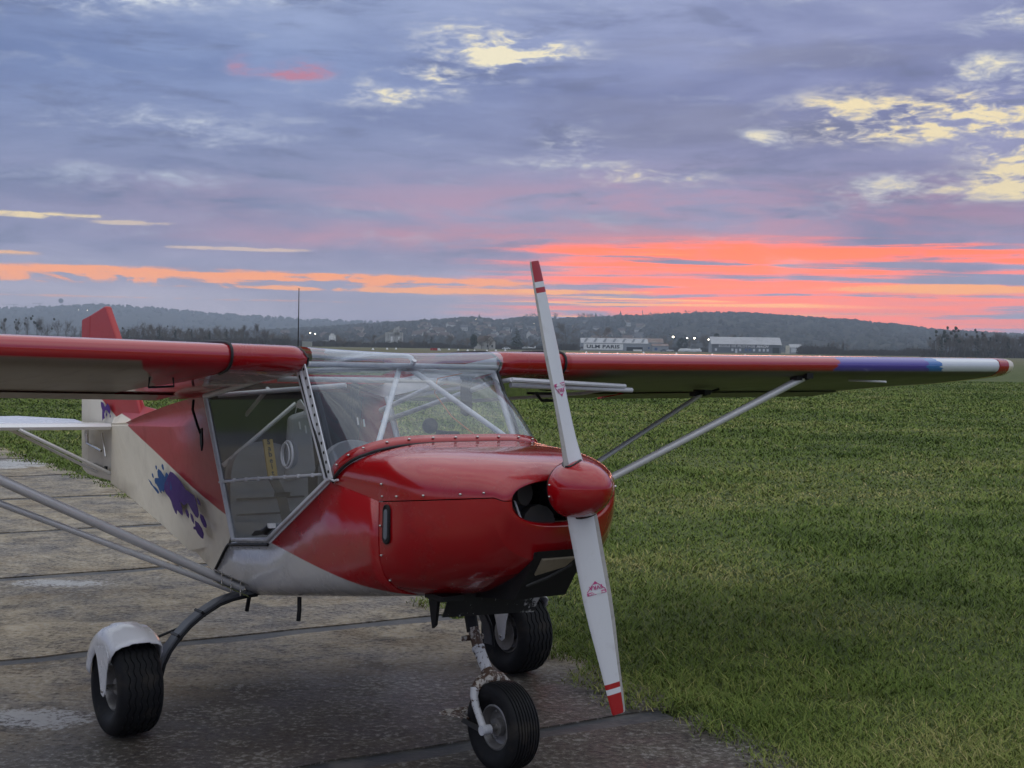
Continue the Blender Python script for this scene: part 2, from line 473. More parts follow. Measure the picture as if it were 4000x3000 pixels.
# wing cover: spanwise colour bands printed on the sailcloth (local y = span)
def wing_paint():
    m, nt, b = new_mat('wing_sailcloth')
    co, x, y, z = obj_xyz()
    nz = nx_noise(co, 2.6, 4, 0.5)
    red = RED + (1,); red = (0.42, 0.008, 0.016, 1)
    ins = nx_noise(nx_vec(x * 2.2, y * 0.9, z * 26.0), 1.0, 3, 0.5)
    ys = y + (ins - 0.5) * 0.34 + x * 0.25 - 0.12
    iv = nx_step(y * -1.0 - x * 0.43 + (nz - 0.5) * 0.10, 0.95, 0.962)      # ivory underside outboard on the starboard wing
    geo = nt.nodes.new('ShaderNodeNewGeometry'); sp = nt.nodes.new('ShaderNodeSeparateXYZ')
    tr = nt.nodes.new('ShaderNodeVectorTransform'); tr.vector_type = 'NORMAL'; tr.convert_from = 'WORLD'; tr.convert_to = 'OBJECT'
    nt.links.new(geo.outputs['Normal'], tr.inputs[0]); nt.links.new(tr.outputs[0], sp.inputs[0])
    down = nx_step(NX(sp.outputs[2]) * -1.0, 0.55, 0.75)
    c = nx_mix(iv * down, red, (0.25, 0.21, 0.155, 1))  # ivory darkened in the colour for the dim light under the wing
    c = nx_mix(nx_step(ys, 2.84, 2.86), c, (0.085, 0.05, 0.36, 1))
    c = nx_mix(nx_step(ys, 3.62, 3.63), c, (0.03, 0.16, 0.46, 1))
    c = nx_mix(nx_step(ys, 3.74, 3.75), c, (0.66, 0.69, 0.74, 1))
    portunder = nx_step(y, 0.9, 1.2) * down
    c = nx_mix(portunder, c, (0.11, 0.10, 0.07, 1))  # port underside painted dark to stand for shade and mirrored turf
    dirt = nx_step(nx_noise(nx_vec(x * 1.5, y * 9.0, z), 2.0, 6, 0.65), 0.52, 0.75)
    c = nx_mix(dirt * down * 0.5, c, (0.10, 0.08, 0.06, 1))  # dirt streaks, strengthened to dim the underside
    setc(b, 'Base Color', c)
    setc(b, 'Roughness', nx_noise(co, 5, 4, 0.5) * 0.16 + 0.14 + down * 0.3)
    b.inputs['Coat Roughness'].default_value = 0.10; setc(b, 'Coat Weight', down * -0.9 + 1.0); b.inputs['Coat IOR'].default_value = 1.65; b.inputs['Coat Roughness'].default_value = 0.07
    set_bump(b, nx_noise(nx_vec(x * 2.0, y * 6.0, z * 2.0), 1.0, 4, 0.55), 0.10, 0.02)
    return m
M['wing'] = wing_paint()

# fuselage fabric: one straight colour split in the x-z plane of the aircraft, red above
def fabric(name, slope, z0, low, rough=0.5, coat=0.15, wr=0.25):
    m, nt, b = new_mat(name)
    co, x, y, z = obj_xyz()
    k = nx_step(z - z0 - x * slope, -0.003, 0.003)
    c = nx_mix(k, low + (1,), (0.40, 0.009, 0.014, 1))
    d = nx_step(nx_noise(co, 5, 7, 0.65), 0.48, 0.75)
    c = nx_mix(d * 0.22, c, (0.16, 0.12, 0.08, 1))
    setc(b, 'Base Color', c)
    setc(b, 'Roughness', d * 0.15 + rough)
    b.inputs['Coat Weight'].default_value = coat; b.inputs['Coat Roughness'].default_value = 0.15
    set_bump(b, nx_noise(nx_vec(x * 2.0 + z * 3.0, y, z * 2.0), 2.2, 3, 0.5), wr, 0.03)
    return m
M['rear'] = fabric('rear_fuselage_fabric', -0.1375, 0.852, IVORY, 0.46, 0.12)
M['side'] = fabric('cabin_side_skin', -0.122, 0.843, (0.62, 0.60, 0.57), 0.26, 0.6, 0.22)
M['fin'] = fabric('fin_fabric', -0.38, 0.105, (0.64, 0.59, 0.50), 0.45, 0.2, 0.1)
M['rudder'] = fabric('rudder_fabric', 0.0, 1.47, (0.64, 0.59, 0.50), 0.45, 0.2, 0.1)

def blade_paint():
    m, nt, b = new_mat('propeller_blade_paint')
    co, x, y, z = obj_xyz()                      # local z runs along the blade
    r = z
    c = nx_mix(nx_step(nx_noise(co, 14, 7, 0.7), 0.55, 0.75) * 0.22, (0.74, 0.75, 0.76, 1), (0.36, 0.31, 0.26, 1))
    redp = nx_step(r, 0.742, 0.744) * nx_step(r * -1.0, -0.764, -0.762) + nx_step(r, 0.783, 0.785)
    c = nx_mix(redp, c, (0.42, 0.012, 0.014, 1))
    setc(b, 'Base Color', c); b.inputs['Roughness'].default_value = 0.36
    b.inputs['Coat Weight'].default_value = 0.3; b.inputs['Coat Roughness'].default_value = 0.2
    return m
M['blade'] = blade_paint()
M['blade_edge'] = paint('worn_leading_edge', (0.44, 0.42, 0.39), 0.5, 0, 0.5, grain=30)
# ------------------------------------------------------------------ ground
AD = Vector((0.850, 0.527, 0)); AN = Vector((-0.527, 0.850, 0))      # along the joints / across them
def apron_pt(d, n, z=0.0): return Vector((AD.x * d + AN.x * n, AD.y * d + AN.y * n, z))

def mat_field():
    m, nt, b = new_mat('field_turf')
    co, x, y, z = obj_xyz()
    n1 = nx_noise(co, 0.05, 6, 0.6); n2 = nx_noise(co, 0.6, 6, 0.65); n3 = nx_noise(co, 7.0, 5, 0.7)
    c = nx_ramp((n2 * 0.55 + n3 * 0.45), [(0.30, (0.030, 0.045, 0.013, 1)), (0.45, (0.064, 0.086, 0.024, 1)), (0.57, (0.098, 0.120, 0.034, 1)), (0.72, (0.145, 0.145, 0.052, 1))], 'LINEAR')
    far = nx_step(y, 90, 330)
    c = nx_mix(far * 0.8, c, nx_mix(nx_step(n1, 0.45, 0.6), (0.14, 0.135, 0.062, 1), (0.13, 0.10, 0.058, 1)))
    setc(b, 'Base Color', c); b.inputs['Roughness'].default_value = 0.9; b.inputs['Specular IOR Level'].default_value = 0.2
    set_bump(b, n3 * 0.6 + n2 * 0.6, 0.8, 0.08)
    return m

def mat_concrete():
    m, nt, b = new_mat('stained_concrete')
    geo = nt.nodes.new('ShaderNodeNewGeometry'); co = geo.outputs['Position']
    s = nt.nodes.new('ShaderNodeSeparateXYZ'); nt.links.new(co, s.inputs[0])
    x, y, z = (NX(s.outputs[i]) for i in range(3))
    d = x * AD.x + y * AD.y; n = x * AN.x + y * AN.y
    big = nx_noise(co, 0.85, 6, 0.62); mid = nx_noise(co, 3.6, 7, 0.68, 0.4); fine = nx_noise(nx_vec(x, y, z), 30, 5, 0.72)
    vor = nt.nodes.new('ShaderNodeTexVoronoi'); vor.inputs['Scale'].default_value = 62; nt.links.new(co, vor.inputs['Vector'])
    ag = NX(vor.outputs['Distance'])
    c = nx_ramp(big * 0.34 + mid * 0.42 + fine * 0.24, [(0.37, (0.040, 0.035, 0.028, 1)), (0.45, (0.150, 0.122, 0.084, 1)), (0.53, (0.285, 0.234, 0.158, 1)), (0.62, (0.45, 0.37, 0.25, 1))], 'LINEAR')
    # rust-brown and ochre runs
    c = nx_mix(nx_step(nx_noise(co, 1.7, 5, 0.6), 0.50, 0.68) * 0.55, c, (0.135, 0.090, 0.045, 1))
    c = nx_mix(nx_step(nx_noise(nx_vec(x + 7.0, y, z), 2.3, 7, 0.7, 0.6), 0.53, 0.62) * 0.5, c, (0.050, 0.044, 0.038, 1))
    # oil and soot field where engines are run up: below the nose, between the wheels; plus a vignette painted along the near strip
    oil_vignette = nx_gauss(x, 0.1, 1.35) * nx_gauss(y, 6.0, 1.25) * 1.2 + nx_gauss(x, -0.9, 0.9) * nx_gauss(y, 6.2, 0.8) * 0.7 + nx_gauss(y, 4.7, 1.0) * 0.9
    oil_vignette_m = nx_step(oil_vignette * ((mid - 0.5) * 2.0 + (fine - 0.5) * 1.2 + 0.9), 0.22, 0.75)
    c = nx_mix(oil_vignette_m * 0.80, c, (0.024, 0.021, 0.019, 1))
    # spalled speckle with bare pale grit
    grit = nx_step(fine * 0.8 + mid * 0.35, 0.585, 0.70)
    c = nx_mix(grit * 0.5, c, (0.36, 0.345, 0.32, 1))
    pits = nx_step(fine * -0.8 - mid * 0.35, -0.535, -0.43)
    c = nx_mix(pits * 0.65, c, (0.022, 0.020, 0.018, 1))
    # white lichen / dried paint spills, three of them
    spill = nx_gauss(x, -2.12, 0.34) * nx_gauss(y, 6.12, 0.20) + nx_gauss(x, -6.9, 0.75) * nx_gauss(y, 18.5, 0.9) + nx_gauss(x, -3.15, 0.45) * nx_gauss(y, 9.55, 0.22) * 0.75
    sm = nx_step(spill * ((fine - 0.5) * 2.6 + (mid - 0.5) * 2.4 + 0.8), 0.30, 0.62)
    c = nx_mix(sm * 0.75, c, (0.46, 0.46, 0.46, 1))
    setc(b, 'Base Color', c)
    wet = nx_step(big * 0.6 + mid * 0.4, 0.40, 0.60)
    setc(b, 'Roughness', wet * 0.30 + 0.52)
    b.inputs['Specular IOR Level'].default_value = 0.4
    set_bump(b, fine * 0.7 + mid * 0.5 - pits * 0.5, 0.75, 0.012)
    return m

def mat_tar():
    m, nt, b = new_mat('joint_sealant')
    geo = nt.nodes.new('ShaderNodeNewGeometry'); co = geo.outputs['Position']
    n = nx_noise(co, 5, 6, 0.65); n2 = nx_noise(co, 40, 4, 0.6)
    setc(b, 'Base Color', nx_mix(nx_step(n, 0.42, 0.62), (0.030, 0.030, 0.031, 1), (0.085, 0.080, 0.074, 1)))
    setc(b, 'Roughness', n * 0.3 + 0.45); set_bump(b, n2, 0.5, 0.006)
    return m

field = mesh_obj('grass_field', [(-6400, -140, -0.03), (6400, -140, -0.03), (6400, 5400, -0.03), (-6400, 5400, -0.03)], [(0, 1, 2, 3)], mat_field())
tag(field, 'flat green airfield turf reaching to the far hangars', 'grass field', kind='structure')

# apron: an empty-bottomed bed of tar with slabs proud of it
rng = random.Random(5)
bed = G(); bed.plate([apron_pt(-12.8, -2.6), apron_pt(3.7, -2.6), apron_pt(3.76, 3.2), apron_pt(4.02, 5.2), apron_pt(4.3, 8.5), apron_pt(4.30, 27), apron_pt(-12.8, 27)], (0, 0, 0.012))
apron = bed.build('apron', mat_tar()); apron.location.z = -0.013
tag(apron, 'old concrete parking apron with tar joints', 'apron', kind='structure')
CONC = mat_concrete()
joints = [-2.5, 0.1, 2.55, 5.03, 7.50, 10.10, 12.50, 15.10, 17.6, 20.2, 22.7, 25.3]
EDGE = [(-3, 3.70), (3.0, 3.74), (4.2, 3.86), (5.0, 4.02), (6.0, 4.12), (7.5, 4.24), (8.5, 4.38), (12, 4.40), (22, 4.38), (30, 4.36)]
def edge_at(n):
    for (a, b), (c, d) in zip(EDGE, EDGE[1:]):
        if n <= c: return b + (d - b) * (n - a) / (c - a)
    return EDGE[-1][1]
def slab(d0, d1, n0, n1, edge):
    g = 0.080; r = rng.uniform
    # uneven outline: points along each side
    P = []
    k = 14
    e0 = (edge_at(n0) + 0.12) if edge else d1 - g
    for i in range(k): P.append((d0 + g + (e0 - d0 - g) * i / k, n0 + g * r(0.55, 1.25)))
    for i in range(k):
        dd = d1 - g if not edge else edge_at(n0 + (n1 - n0) * i / k) + 0.16 + 0.04 * math.sin(i * 1.7 + n0) + r(-0.04, 0.04)
        P.append((dd, n0 + g + (n1 - n0 - 2 * g) * i / k))
    e1 = (edge_at(n1) + 0.12) if edge else d1 - g
    for i in range(k): P.append((e1 - (e1 - d0 - g) * i / k, n1 - g * r(0.55, 1.25)))
    for i in range(k): P.append((d0 + g * r(0.8, 1.2), n1 - g - (n1 - n0 - 2 * g) * i / k))
    g_ = G(); top = [apron_pt(d, n, 0.020 + 0.002 * r(-1, 1)) for d, n in P]; bot = [apron_pt(d, n, 0.001) for d, n in P]
    zc = sum(p.z for p in top) / len(top); top = [Vector((p.x, p.y, zc)) for p in top]
    g_.add(top + bot, [tuple(range(len(P)))] + [(i + len(P), (i + 1) % len(P) + len(P), (i + 1) % len(P), i) for i in range(len(P))])
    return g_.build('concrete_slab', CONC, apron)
for i in range(len(joints) - 1):
    for d0, d1, e in ((-1.0, 4.33, True), (-6.2, -1.0, False), (-11.4, -6.2, False)):
        if d0 < -6 and i > 9: continue
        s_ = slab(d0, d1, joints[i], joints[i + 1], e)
        s_.location.z = -0.007

# ------------------------------------------------------------------ hills
def HYp(px): return 1353 + 0.0157 * (px - 2000)
def az_of(px): return math.atan((px - 2000) / 5388.0)
def interp(x, pts):
    if x <= pts[0][0]: return pts[0][1]
    for (a, b), (c, d) in zip(pts, pts[1:]):
        if x <= c: return b + (d - b) * (x - a) / (c - a)
    return pts[-1][1]
def hash2(i, j): 
    v = math.sin(i * 127.1 + j * 311.7) * 43758.5453
    return v - math.floor(v)
def vnoise(x, y):
    i, j = math.floor(x), math.floor(y); fx, fy = x - i, y - j
    fx = fx * fx * (3 - 2 * fx); fy = fy * fy * (3 - 2 * fy)
    a, b, c, d = hash2(i, j), hash2(i + 1, j), hash2(i, j + 1), hash2(i + 1, j + 1)
    return (a + (b - a) * fx) + ((c + (d - c) * fx) - (a + (b - a) * fx)) * fy
FAR_SKY = [(-2500, 1250), (-900, 1225), (0, 1206), (200, 1202), (420, 1194), (600, 1207), (800, 1228), (1000, 1240), (1200, 1252), (1500, 1262), (1800, 1275), (2100, 1290), (2600, 1300), (3400, 1320), (4000, 1345), (5200, 1402), (6500, 1440)]
NEAR_SKY = [(-2500, 1375), (0, 1322), (600, 1325), (1000, 1305), (1250, 1290), (1450, 1278), (1600, 1268), (1750, 1258), (1850, 1250), (1960, 1264), (2050, 1252), (2150, 1258), (2300, 1253), (2450, 1248), (2550, 1246), (2700, 1231), (2900, 1227), (3100, 1240), (3300, 1256), (3500, 1276), (3640, 1292), (3800, 1302), (4000, 1312), (4800, 1352), (5800, 1412), (6500, 1440)]
FAR_D, NEAR_D = 4600.0, 2500.0
def hill_h(kind, px, D, ridge_d):
    tab = FAR_SKY if kind else NEAR_SKY
    return max(0.0, (HYp(px) - interp(px, tab)) / 5388.0 * ridge_d + CAM_H)
def hill_z(kind, px, r):
    ridge = FAR_D if kind else NEAR_D
    start = ridge * (0.62 if kind else 0.52)
    t = (r - start) / (ridge - start)
    h = hill_h(kind, px, r, ridge)
    if t <= 0: return -3.0
    if t <= 1: s = t * t * (3 - 2 * t); s = 0.55 * s + 0.45 * t
    else: s = max(0.0, 1 - (t - 1) * 0.9)
    n = (vnoise(px * 0.012 + 9 * kind, r * 0.004) - 0.5) * 0.16 * min(t, 1) * (1 if t < 0.9 else max(0, (1 - t) * 10))
    return h * (s + n) - 0.5
def hill_mat(name, a, b2, c2):
    m, nt, b = new_mat(name)
    co, x, y, z = obj_xyz()
    n = nx_noise(co, 0.035, 6, 0.65); n2 = nx_noise(nx_vec(x, y, z * 4.0), 0.008, 4, 0.55)
    setc(b, 'Base Color', nx_mix(nx_step(n2, 0.56, 0.64) * 0.6, nx_mix(nx_step(n, 0.4, 0.62), a, b2), c2))
    b.inputs['Roughness'].default_value = 1.0; b.inputs['Specular IOR Level'].default_value = 0.0
    set_bump(b, n, 1.0, 6.0)
    return m
HILLM = hill_mat('wooded_hillside', (0.020, 0.020, 0.014, 1), (0.050, 0.042, 0.030, 1), (0.062, 0.056, 0.036, 1))
def build_hill(kind, name, label):
    ridge = FAR_D if kind else NEAR_D
    pxs = list(range(-2500, 6501, 25)); rs = [ridge * k for k in (0.52, 0.56, 0.60, 0.66, 0.72, 0.78, 0.84, 0.90, 0.95, 1.0, 1.06, 1.15, 1.3, 1.6)]
    if kind: rs = [ridge * k for k in (0.62, 0.68, 0.75, 0.82, 0.88, 0.94, 1.0, 1.06, 1.15)]
    v = []; f = []
    for px in pxs:
        a = az_of(px)
        for r in rs: v.append((r * math.tan(a) if abs(a) < 1.2 else 0, r, hill_z(kind, px, r)))
    k = len(rs)
    for i in range(len(pxs) - 1):
        for j in range(k - 1): f.append((i * k + j, (i + 1) * k + j, (i + 1) * k + j + 1, i * k + j + 1))
    o = mesh_obj(name, v, f, HILLM, smooth=True)
    return tag(o, label, 'hill', kind='structure')
build_hill(1, 'distant_hills', 'long blue ridge far behind the red wing')
build_hill(0, 'hills', 'nearer wooded hill with scattered village houses')

# woods on the hills: a mass of crowns nobody could count
def crown_bits(g_v, g_f, c, r, h, k, rnd):
    """a small lumpy crown: a jittered 6-sided dome"""
    n0 = len(g_v); u = 6
    ang = rnd.random() * 6.28
    for lv, (rr, zz) in enumerate(((0.75, 0.05), (1.0, 0.42), (0.62, 0.80))):
        for q in range(u):
            a = ang + q * 6.283 / u
            jr = rr * r * rnd.uniform(0.75, 1.2)
            g_v.append((c[0] + math.cos(a) * jr, c[1] + math.sin(a) * jr, c[2] + zz * h * rnd.uniform(0.85, 1.12)))
    g_v.append((c[0], c[1], c[2] + h * rnd.uniform(0.95, 1.1)))
    for lv in range(2):
        for q in range(u):
            q2 = (q + 1) % u
            g_f.append((n0 + lv * u + q, n0 + lv * u + q2, n0 + lv * u + u + q2, n0 + lv * u + u + q))
    for q in range(u): g_f.append((n0 + 2 * u + q, n0 + 2 * u + (q + 1) % u, n0 + 3 * u))
WOODM = hill_mat('winter_wood', (0.016, 0.017, 0.012, 1), (0.042, 0.034, 0.025, 1), (0.030, 0.032, 0.020, 1))
rw = random.Random(11)
gv, gf = [], []
for i in range(9500):
    px = rw.uniform(-700, 4700); kind = 1 if rw.random() < 0.25 else 0
    ridge = FAR_D if kind else NEAR_D
    t = 1 - rw.random() ** 1.7 * (0.36 if kind else 0.46)
    if rw.random() < 0.22: t = rw.uniform(0.985, 1.01)
    r = ridge * t
    z = hill_z(kind, px, r)
    if z < 1: continue
    hh = rw.uniform(5, 10) * (1.2 if kind else 1.0) * (0.7 if px > 2650 and not kind else 1.0)
    crown_bits(gv, gf, (r * math.tan(az_of(px)), r, z - 1), hh * rw.uniform(0.45, 0.8), hh, 0, rw)
wood = mesh_obj('woodland', gv, gf, WOODM)
tag(wood, 'bare winter woods covering the hills', 'woods', kind='stuff')

# ------------------------------------------------------------------ haze over the airfield
hz = G(); hz.box((0, 2650, 79.5), (13000, 5600, 161))
haze = hz.build('haze', bpy.data.materials.new('evening_haze'))
tag(haze, 'thin bluish evening haze over the airfield', 'haze', kind='stuff')
hm = haze.data.materials[0]; hm.use_nodes = True; hm.node_tree.nodes.clear()
pv = hm.node_tree.nodes.new('ShaderNodeVolumePrincipled'); ho = hm.node_tree.nodes.new('ShaderNodeOutputMaterial')
pv.inputs['Color'].default_value = (0.66, 0.76, 0.90, 1); pv.inputs['Density'].default_value = 0.00026; pv.inputs['Anisotropy'].default_value = 0.0
hm.node_tree.links.new(pv.outputs[0], ho.inputs['Volume'])

# ------------------------------------------------------------------ grass blades
def mat_grass():
    m, nt, b = new_mat('grass_blades')
    at = nt.nodes.new('ShaderNodeAttribute'); at.attribute_name = 'tint'
    t = NX(at.outputs['Fac'])
    c = nx_ramp(t, [(0.0, (0.056, 0.088, 0.018, 1)), (0.30, (0.116, 0.166, 0.034, 1)), (0.55, (0.176, 0.226, 0.052, 1)), (0.80, (0.26, 0.265, 0.080, 1)), (1.0, (0.42, 0.36, 0.16, 1))], 'LINEAR')
    setc(b, 'Base Color', c); b.inputs['Roughness'].default_value = 0.8; b.inputs['Specular IOR Level'].default_value = 0.10
    return m
def build_grass():
    rg = np.random.default_rng(3)
    N = 760000
    u = rg.random(N)
    # radius: dense near, thinning outwards
    r = 4.6 + (85 - 4.6) * u ** 2.35
    a = np.where(rg.random(N) < 0.84, rg.uniform(-0.43, 0.43, N), rg.choice([-1, 1], N) * rg.uniform(0.43, 1.05, N))
    x = r * np.tan(a); y = r
    d = x * AD.x + y * AD.y; n = x * AN.x + y * AN.y
    edge = np.interp(n, [e[0] for e in EDGE], [e[1] for e in EDGE]) + 0.05 * np.sin(n * 2.1) + 0.07 * np.sin(n * 5.3 + 1) + 0.05 * np.sin(n * 11.7) + rg.normal(0, 0.05, N)
    # the turf creeps over the slabs in tongues
    edge -= 0.10 * np.clip(np.sin(n * 1.3 + 0.6), 0, 1) - 0.03
    keep = (d > edge) | (n > 27) | (n < -2.6)
    x, y, r, d = x[keep], y[keep], r[keep], d[keep]; K = len(x)
    # tussocks
    def vn(px_, py_, s):
        i = np.floor(px_ * s); j = np.floor(py_ * s); fx = px_ * s - i; fy = py_ * s - j
        fx = fx * fx * (3 - 2 * fx); fy = fy * fy * (3 - 2 * fy)
        h = lambda p, q: np.modf(np.abs(np.sin(p * 127.1 + q * 311.7) * 43758.5453))[0]
        return (h(i, j) * (1 - fx) + h(i + 1, j) * fx) * (1 - fy) + (h(i, j + 1) * (1 - fx) + h(i + 1, j + 1) * fx) * fy
    tuss = 0.5 * vn(x, y, 1.1) + 0.3 * vn(x + 50, y, 3.3) + 0.2 * vn(x, y + 30, 8.0)
    patch = 0.45 * vn(x * 0.8 + 9, y * 0.9 + 3, 0.40) + 0.35 * vn(x + 4, y, 1.15) + 0.20 * vn(x, y + 7, 3.1)
    h = (0.016 + 0.066 * np.clip(tuss, 0, 1) ** 2.0) * rg.uniform(0.5, 1.3, K) * np.clip(0.8 + r / 60, 1, 1.6)
    near_edge = np.clip(1 - (d - edge[keep]) / 0.4, 0, 1)
    h *= 1 - 0.35 * near_edge * rg.random(K)
    w = 0.0023 * np.clip(r / 6.5, 0.9, 7) * rg.uniform(0.7, 1.4, K)
    az_ = rg.uniform(0, 2 * np.pi, K)
    lean = rg.uniform(0.6, 2.6, K) * h * rg.uniform(0.6, 1.4, K)
    la = az_ + rg.normal(0, 0.5, K)
    sx, sy = -np.sin(az_) * w, np.cos(az_) * w
    lx, ly = np.cos(la) * lean, np.sin(la) * lean
    V = np.zeros((K, 5, 3), np.float32)
    V[:, 0] = np.stack([x - sx, y - sy, np.zeros(K)], 1); V[:, 1] = np.stack([x + sx, y + sy, np.zeros(K)], 1)
    V[:, 2] = np.stack([x + lx * 0.35 - sx * 0.8, y + ly * 0.35 - sy * 0.8, h * 0.6], 1); V[:, 3] = np.stack([x + lx * 0.35 + sx * 0.8, y + ly * 0.35 + sy * 0.8, h * 0.6], 1)
    V[:, 4] = np.stack([x + lx, y + ly, h], 1)
    V[:, :, 2] -= np.where(near_edge > 0.02, 0.002, 0.03)[:, None]
    me = bpy.data.meshes.new('grass')
    me.vertices.add(K * 5); me.vertices.foreach_set('co', V.ravel())
    base = (np.arange(K) * 5)[:, None]
    quads = np.concatenate([base + 0, base + 1, base + 3, base + 2], 1); tris = np.concatenate([base + 2, base + 3, base + 4], 1)
    loops = np.concatenate([quads, tris], 1).ravel().astype(np.int32)
    me.loops.add(len(loops)); me.loops.foreach_set('vertex_index', loops)
    starts = (np.arange(K) * 7)[:, None] + np.array([0, 4])[None, :]
    me.polygons.add(K * 2); me.polygons.foreach_set('loop_start', starts.ravel().astype(np.int32))
    try: me.polygons.foreach_set('loop_total', np.tile(np.array([4, 3], np.int32), K))
    except Exception: pass
    tint = np.clip(0.47 + (patch - 0.52) * 0.95 + (tuss - 0.45) * -0.35 + rg.normal(0, 0.13, K) + (rg.random(K) < 0.05) * 0.35, 0, 1).astype(np.float32)
    at = me.attributes.new('tint', 'FLOAT', 'POINT'); at.data.foreach_set('value', np.repeat(tint, 5))
    me.materials.append(mat_grass())
    me.update(calc_edges=True); me.validate()
    return link(bpy.data.objects.new('grass', me))
tag(build_grass(), 'short winter grass with yellowed tufts beside the apron', 'grass', kind='stuff')
# ------------------------------------------------------------------ the aircraft (x forward, y to its port side, z up; origin between the main wheels)
plane = empty('light_aircraft', 'red and white high-wing microlight aircraft parked on the concrete with one door open', 'light aircraft')
plane.matrix_world = Matrix(((0.592690, 0.805397, 0.007292, -0.807285),
                             (-0.805415, 0.592599, 0.011537, 6.536152),
                             (0.004970, -0.012711, 0.999907, 0.0),
                             (0, 0, 0, 1)))
V3 = Vector
W2 = 0.50
def seam_z(x): return 1.078 + 0.105 * (x - 1.165)
STN = [  # x, half width, top, bottom, exponent up, exponent low
    (1.165, 0.495, 1.288, 0.692, 4.2, 4.6), (1.24, 0.492, 1.287, 0.699, 3.9, 4.0), (1.32, 0.482, 1.285, 0.716, 3.5, 3.5),
    (1.40, 0.462, 1.281, 0.744, 3.1, 3.1), (1.48, 0.425, 1.274, 0.780, 2.8, 2.9), (1.55, 0.375, 1.264, 0.815, 2.6, 2.7),
    (1.605, 0.325, 1.252, 0.850, 2.4, 2.5), (1.645, 0.292, 1.236, 0.878, 2.3, 2.4)]
NT = 44
def catmull(tab, n):
    out = []
    for i in range(len(tab) - 1):
        p0, p1, p2, p3 = tab[max(i - 1, 0)], tab[i], tab[i + 1], tab[min(i + 2, len(tab) - 1)]
        for k in range(n):
            t = k / n
            out.append(tuple(0.5 * (2 * b + (c - a) * t + (2 * a - 5 * b + 4 * c - d) * t * t + (3 * b - a - 3 * c + d) * t ** 3) for a, b, c, d in zip(p0, p1, p2, p3)))
    return out + [tab[-1]]
STF = catmull(STN, 4)
def half_ring(x, w, zc, hgt, n, sgn, c=None):
    pts = []
    for i in range(NT + 1):
        t = math.pi * i / NT                       # 0 = starboard, pi = port
        cy_, sy_ = math.cos(t), math.sin(t)
        y = -w * math.copysign(abs(cy_) ** (2 / n), cy_)
        z = zc + sgn * hgt * abs(sy_) ** (2 / n)
        pts.append(V3((x, y, z)))
    return pts
OPEN_Z, OPEN_X = 1.088, 1.675
def lip_rings(sgn):
    out = []
    for x, hw, hh in ((1.668, 0.270, 0.128), (1.682, 0.254, 0.108), (1.684, 0.240, 0.094), (1.676, 0.231, 0.086), (1.64, 0.227, 0.082), (1.42, 0.227, 0.082)):
        out.append(half_ring(x, hw, 1.118 if sgn > 0 else 1.115, hh * (0.78 if sgn > 0 else 1.12), 2.3, sgn))
    return out
# windscreen base line (shared by the upper cowl and the screen)
def base_x(y): return 0.81 + 0.238 * max(0.0, 1 - min(1, abs(y) / W2) ** 4.2) ** 0.45
def base_z(y): return 1.12 + 0.167 * max(0.0, 1 - min(1, abs(y) / W2) ** 4.2) ** 0.333
up = G(); ring0 = []
sec0 = half_ring(1.165, 0.495, seam_z(1.165), 1.288 - seam_z(1.165), 4.2, 1)
r0 = []; 
for p in sec0:
    y = p.y / 0.495 * W2
    r0.append(V3((base_x(y) + 0.008, y, base_z(y) - 0.004)))
mid = []
for a, b in zip(r0, sec0):
    m_ = a.lerp(b, 0.5); m_.z += 0.012 * (1 - (m_.y / W2) ** 4); mid.append(m_)
rings = [r0, mid, sec0] + [half_ring(x, w, seam_z(x), zt - seam_z(x), nu, 1) for x, w, zt, zb, nu, nl in STF[1:]]
# dished shoulder between windscreen and nose
lr = lip_rings(1)
up.loft(rings + lr[:5], 0, ring_closed=False)
upper = up.build('upper_cowl', M['red'], plane, smooth=True); recalc(upper)
lo = G()
rings = [half_ring(x, w, seam_z(x) - 0.004, seam_z(x) - 0.004 - zb, nl, -1) for x, w, zt, zb, nu, nl in STF] + lip_rings(-1)[:5]
lo.loft(rings, 0, ring_closed=False)
lower = lo.build('lower_cowl', M['red'], plane, smooth=True); recalc(lower)
# dark firewall and bay behind the opening
g = G(); g.loft([half_ring(1.18, 0.48, 1.0, 0.27, 4, 1) + half_ring(1.18, 0.48, 1.0, 0.29, 4, -1)[::-1][1:-1]] + [half_ring(1.17, 0.48, 1.0, 0.27, 4, 1) + half_ring(1.17, 0.48, 1.0, 0.29, 4, -1)[::-1][1:-1]], 0, cap=True)
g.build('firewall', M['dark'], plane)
g = G()
g.box((1.45, -0.13, 1.03), (0.22, 0.12, 0.12)); g.tube([(1.40, -0.18, 1.13), (1.62, -0.13, 1.135)], 0.045, 12)
g.tube([(1.35, -0.02, 1.0), (1.62, -0.06, 1.02)], 0.07, 12); g.tube([(1.40, 0.17, 1.08), (1.60, 0.15, 1.08)], 0.06, 12)
g.box((1.50, -0.02, 0.99), (0.2, 0.4, 0.03))
g.build('engine', M['engine'], plane, smooth=True)
g = G(); g.tube([(1.60, -0.17, 1.12), (1.62, -0.155, 1.055), (1.63, -0.145, 1.025), (1.63, -0.10, 1.026)], 0.004, 6)
g.build('bracket', M['white_tube'], plane)
g = G(); g.plate([(1.665, -0.06, 1.012), (1.665, 0.10, 1.012), (1.60, 0.10, 1.015), (1.60, -0.06, 1.015)], (0, 0, 0.012)); g.build('baffle', M['tan'], plane)

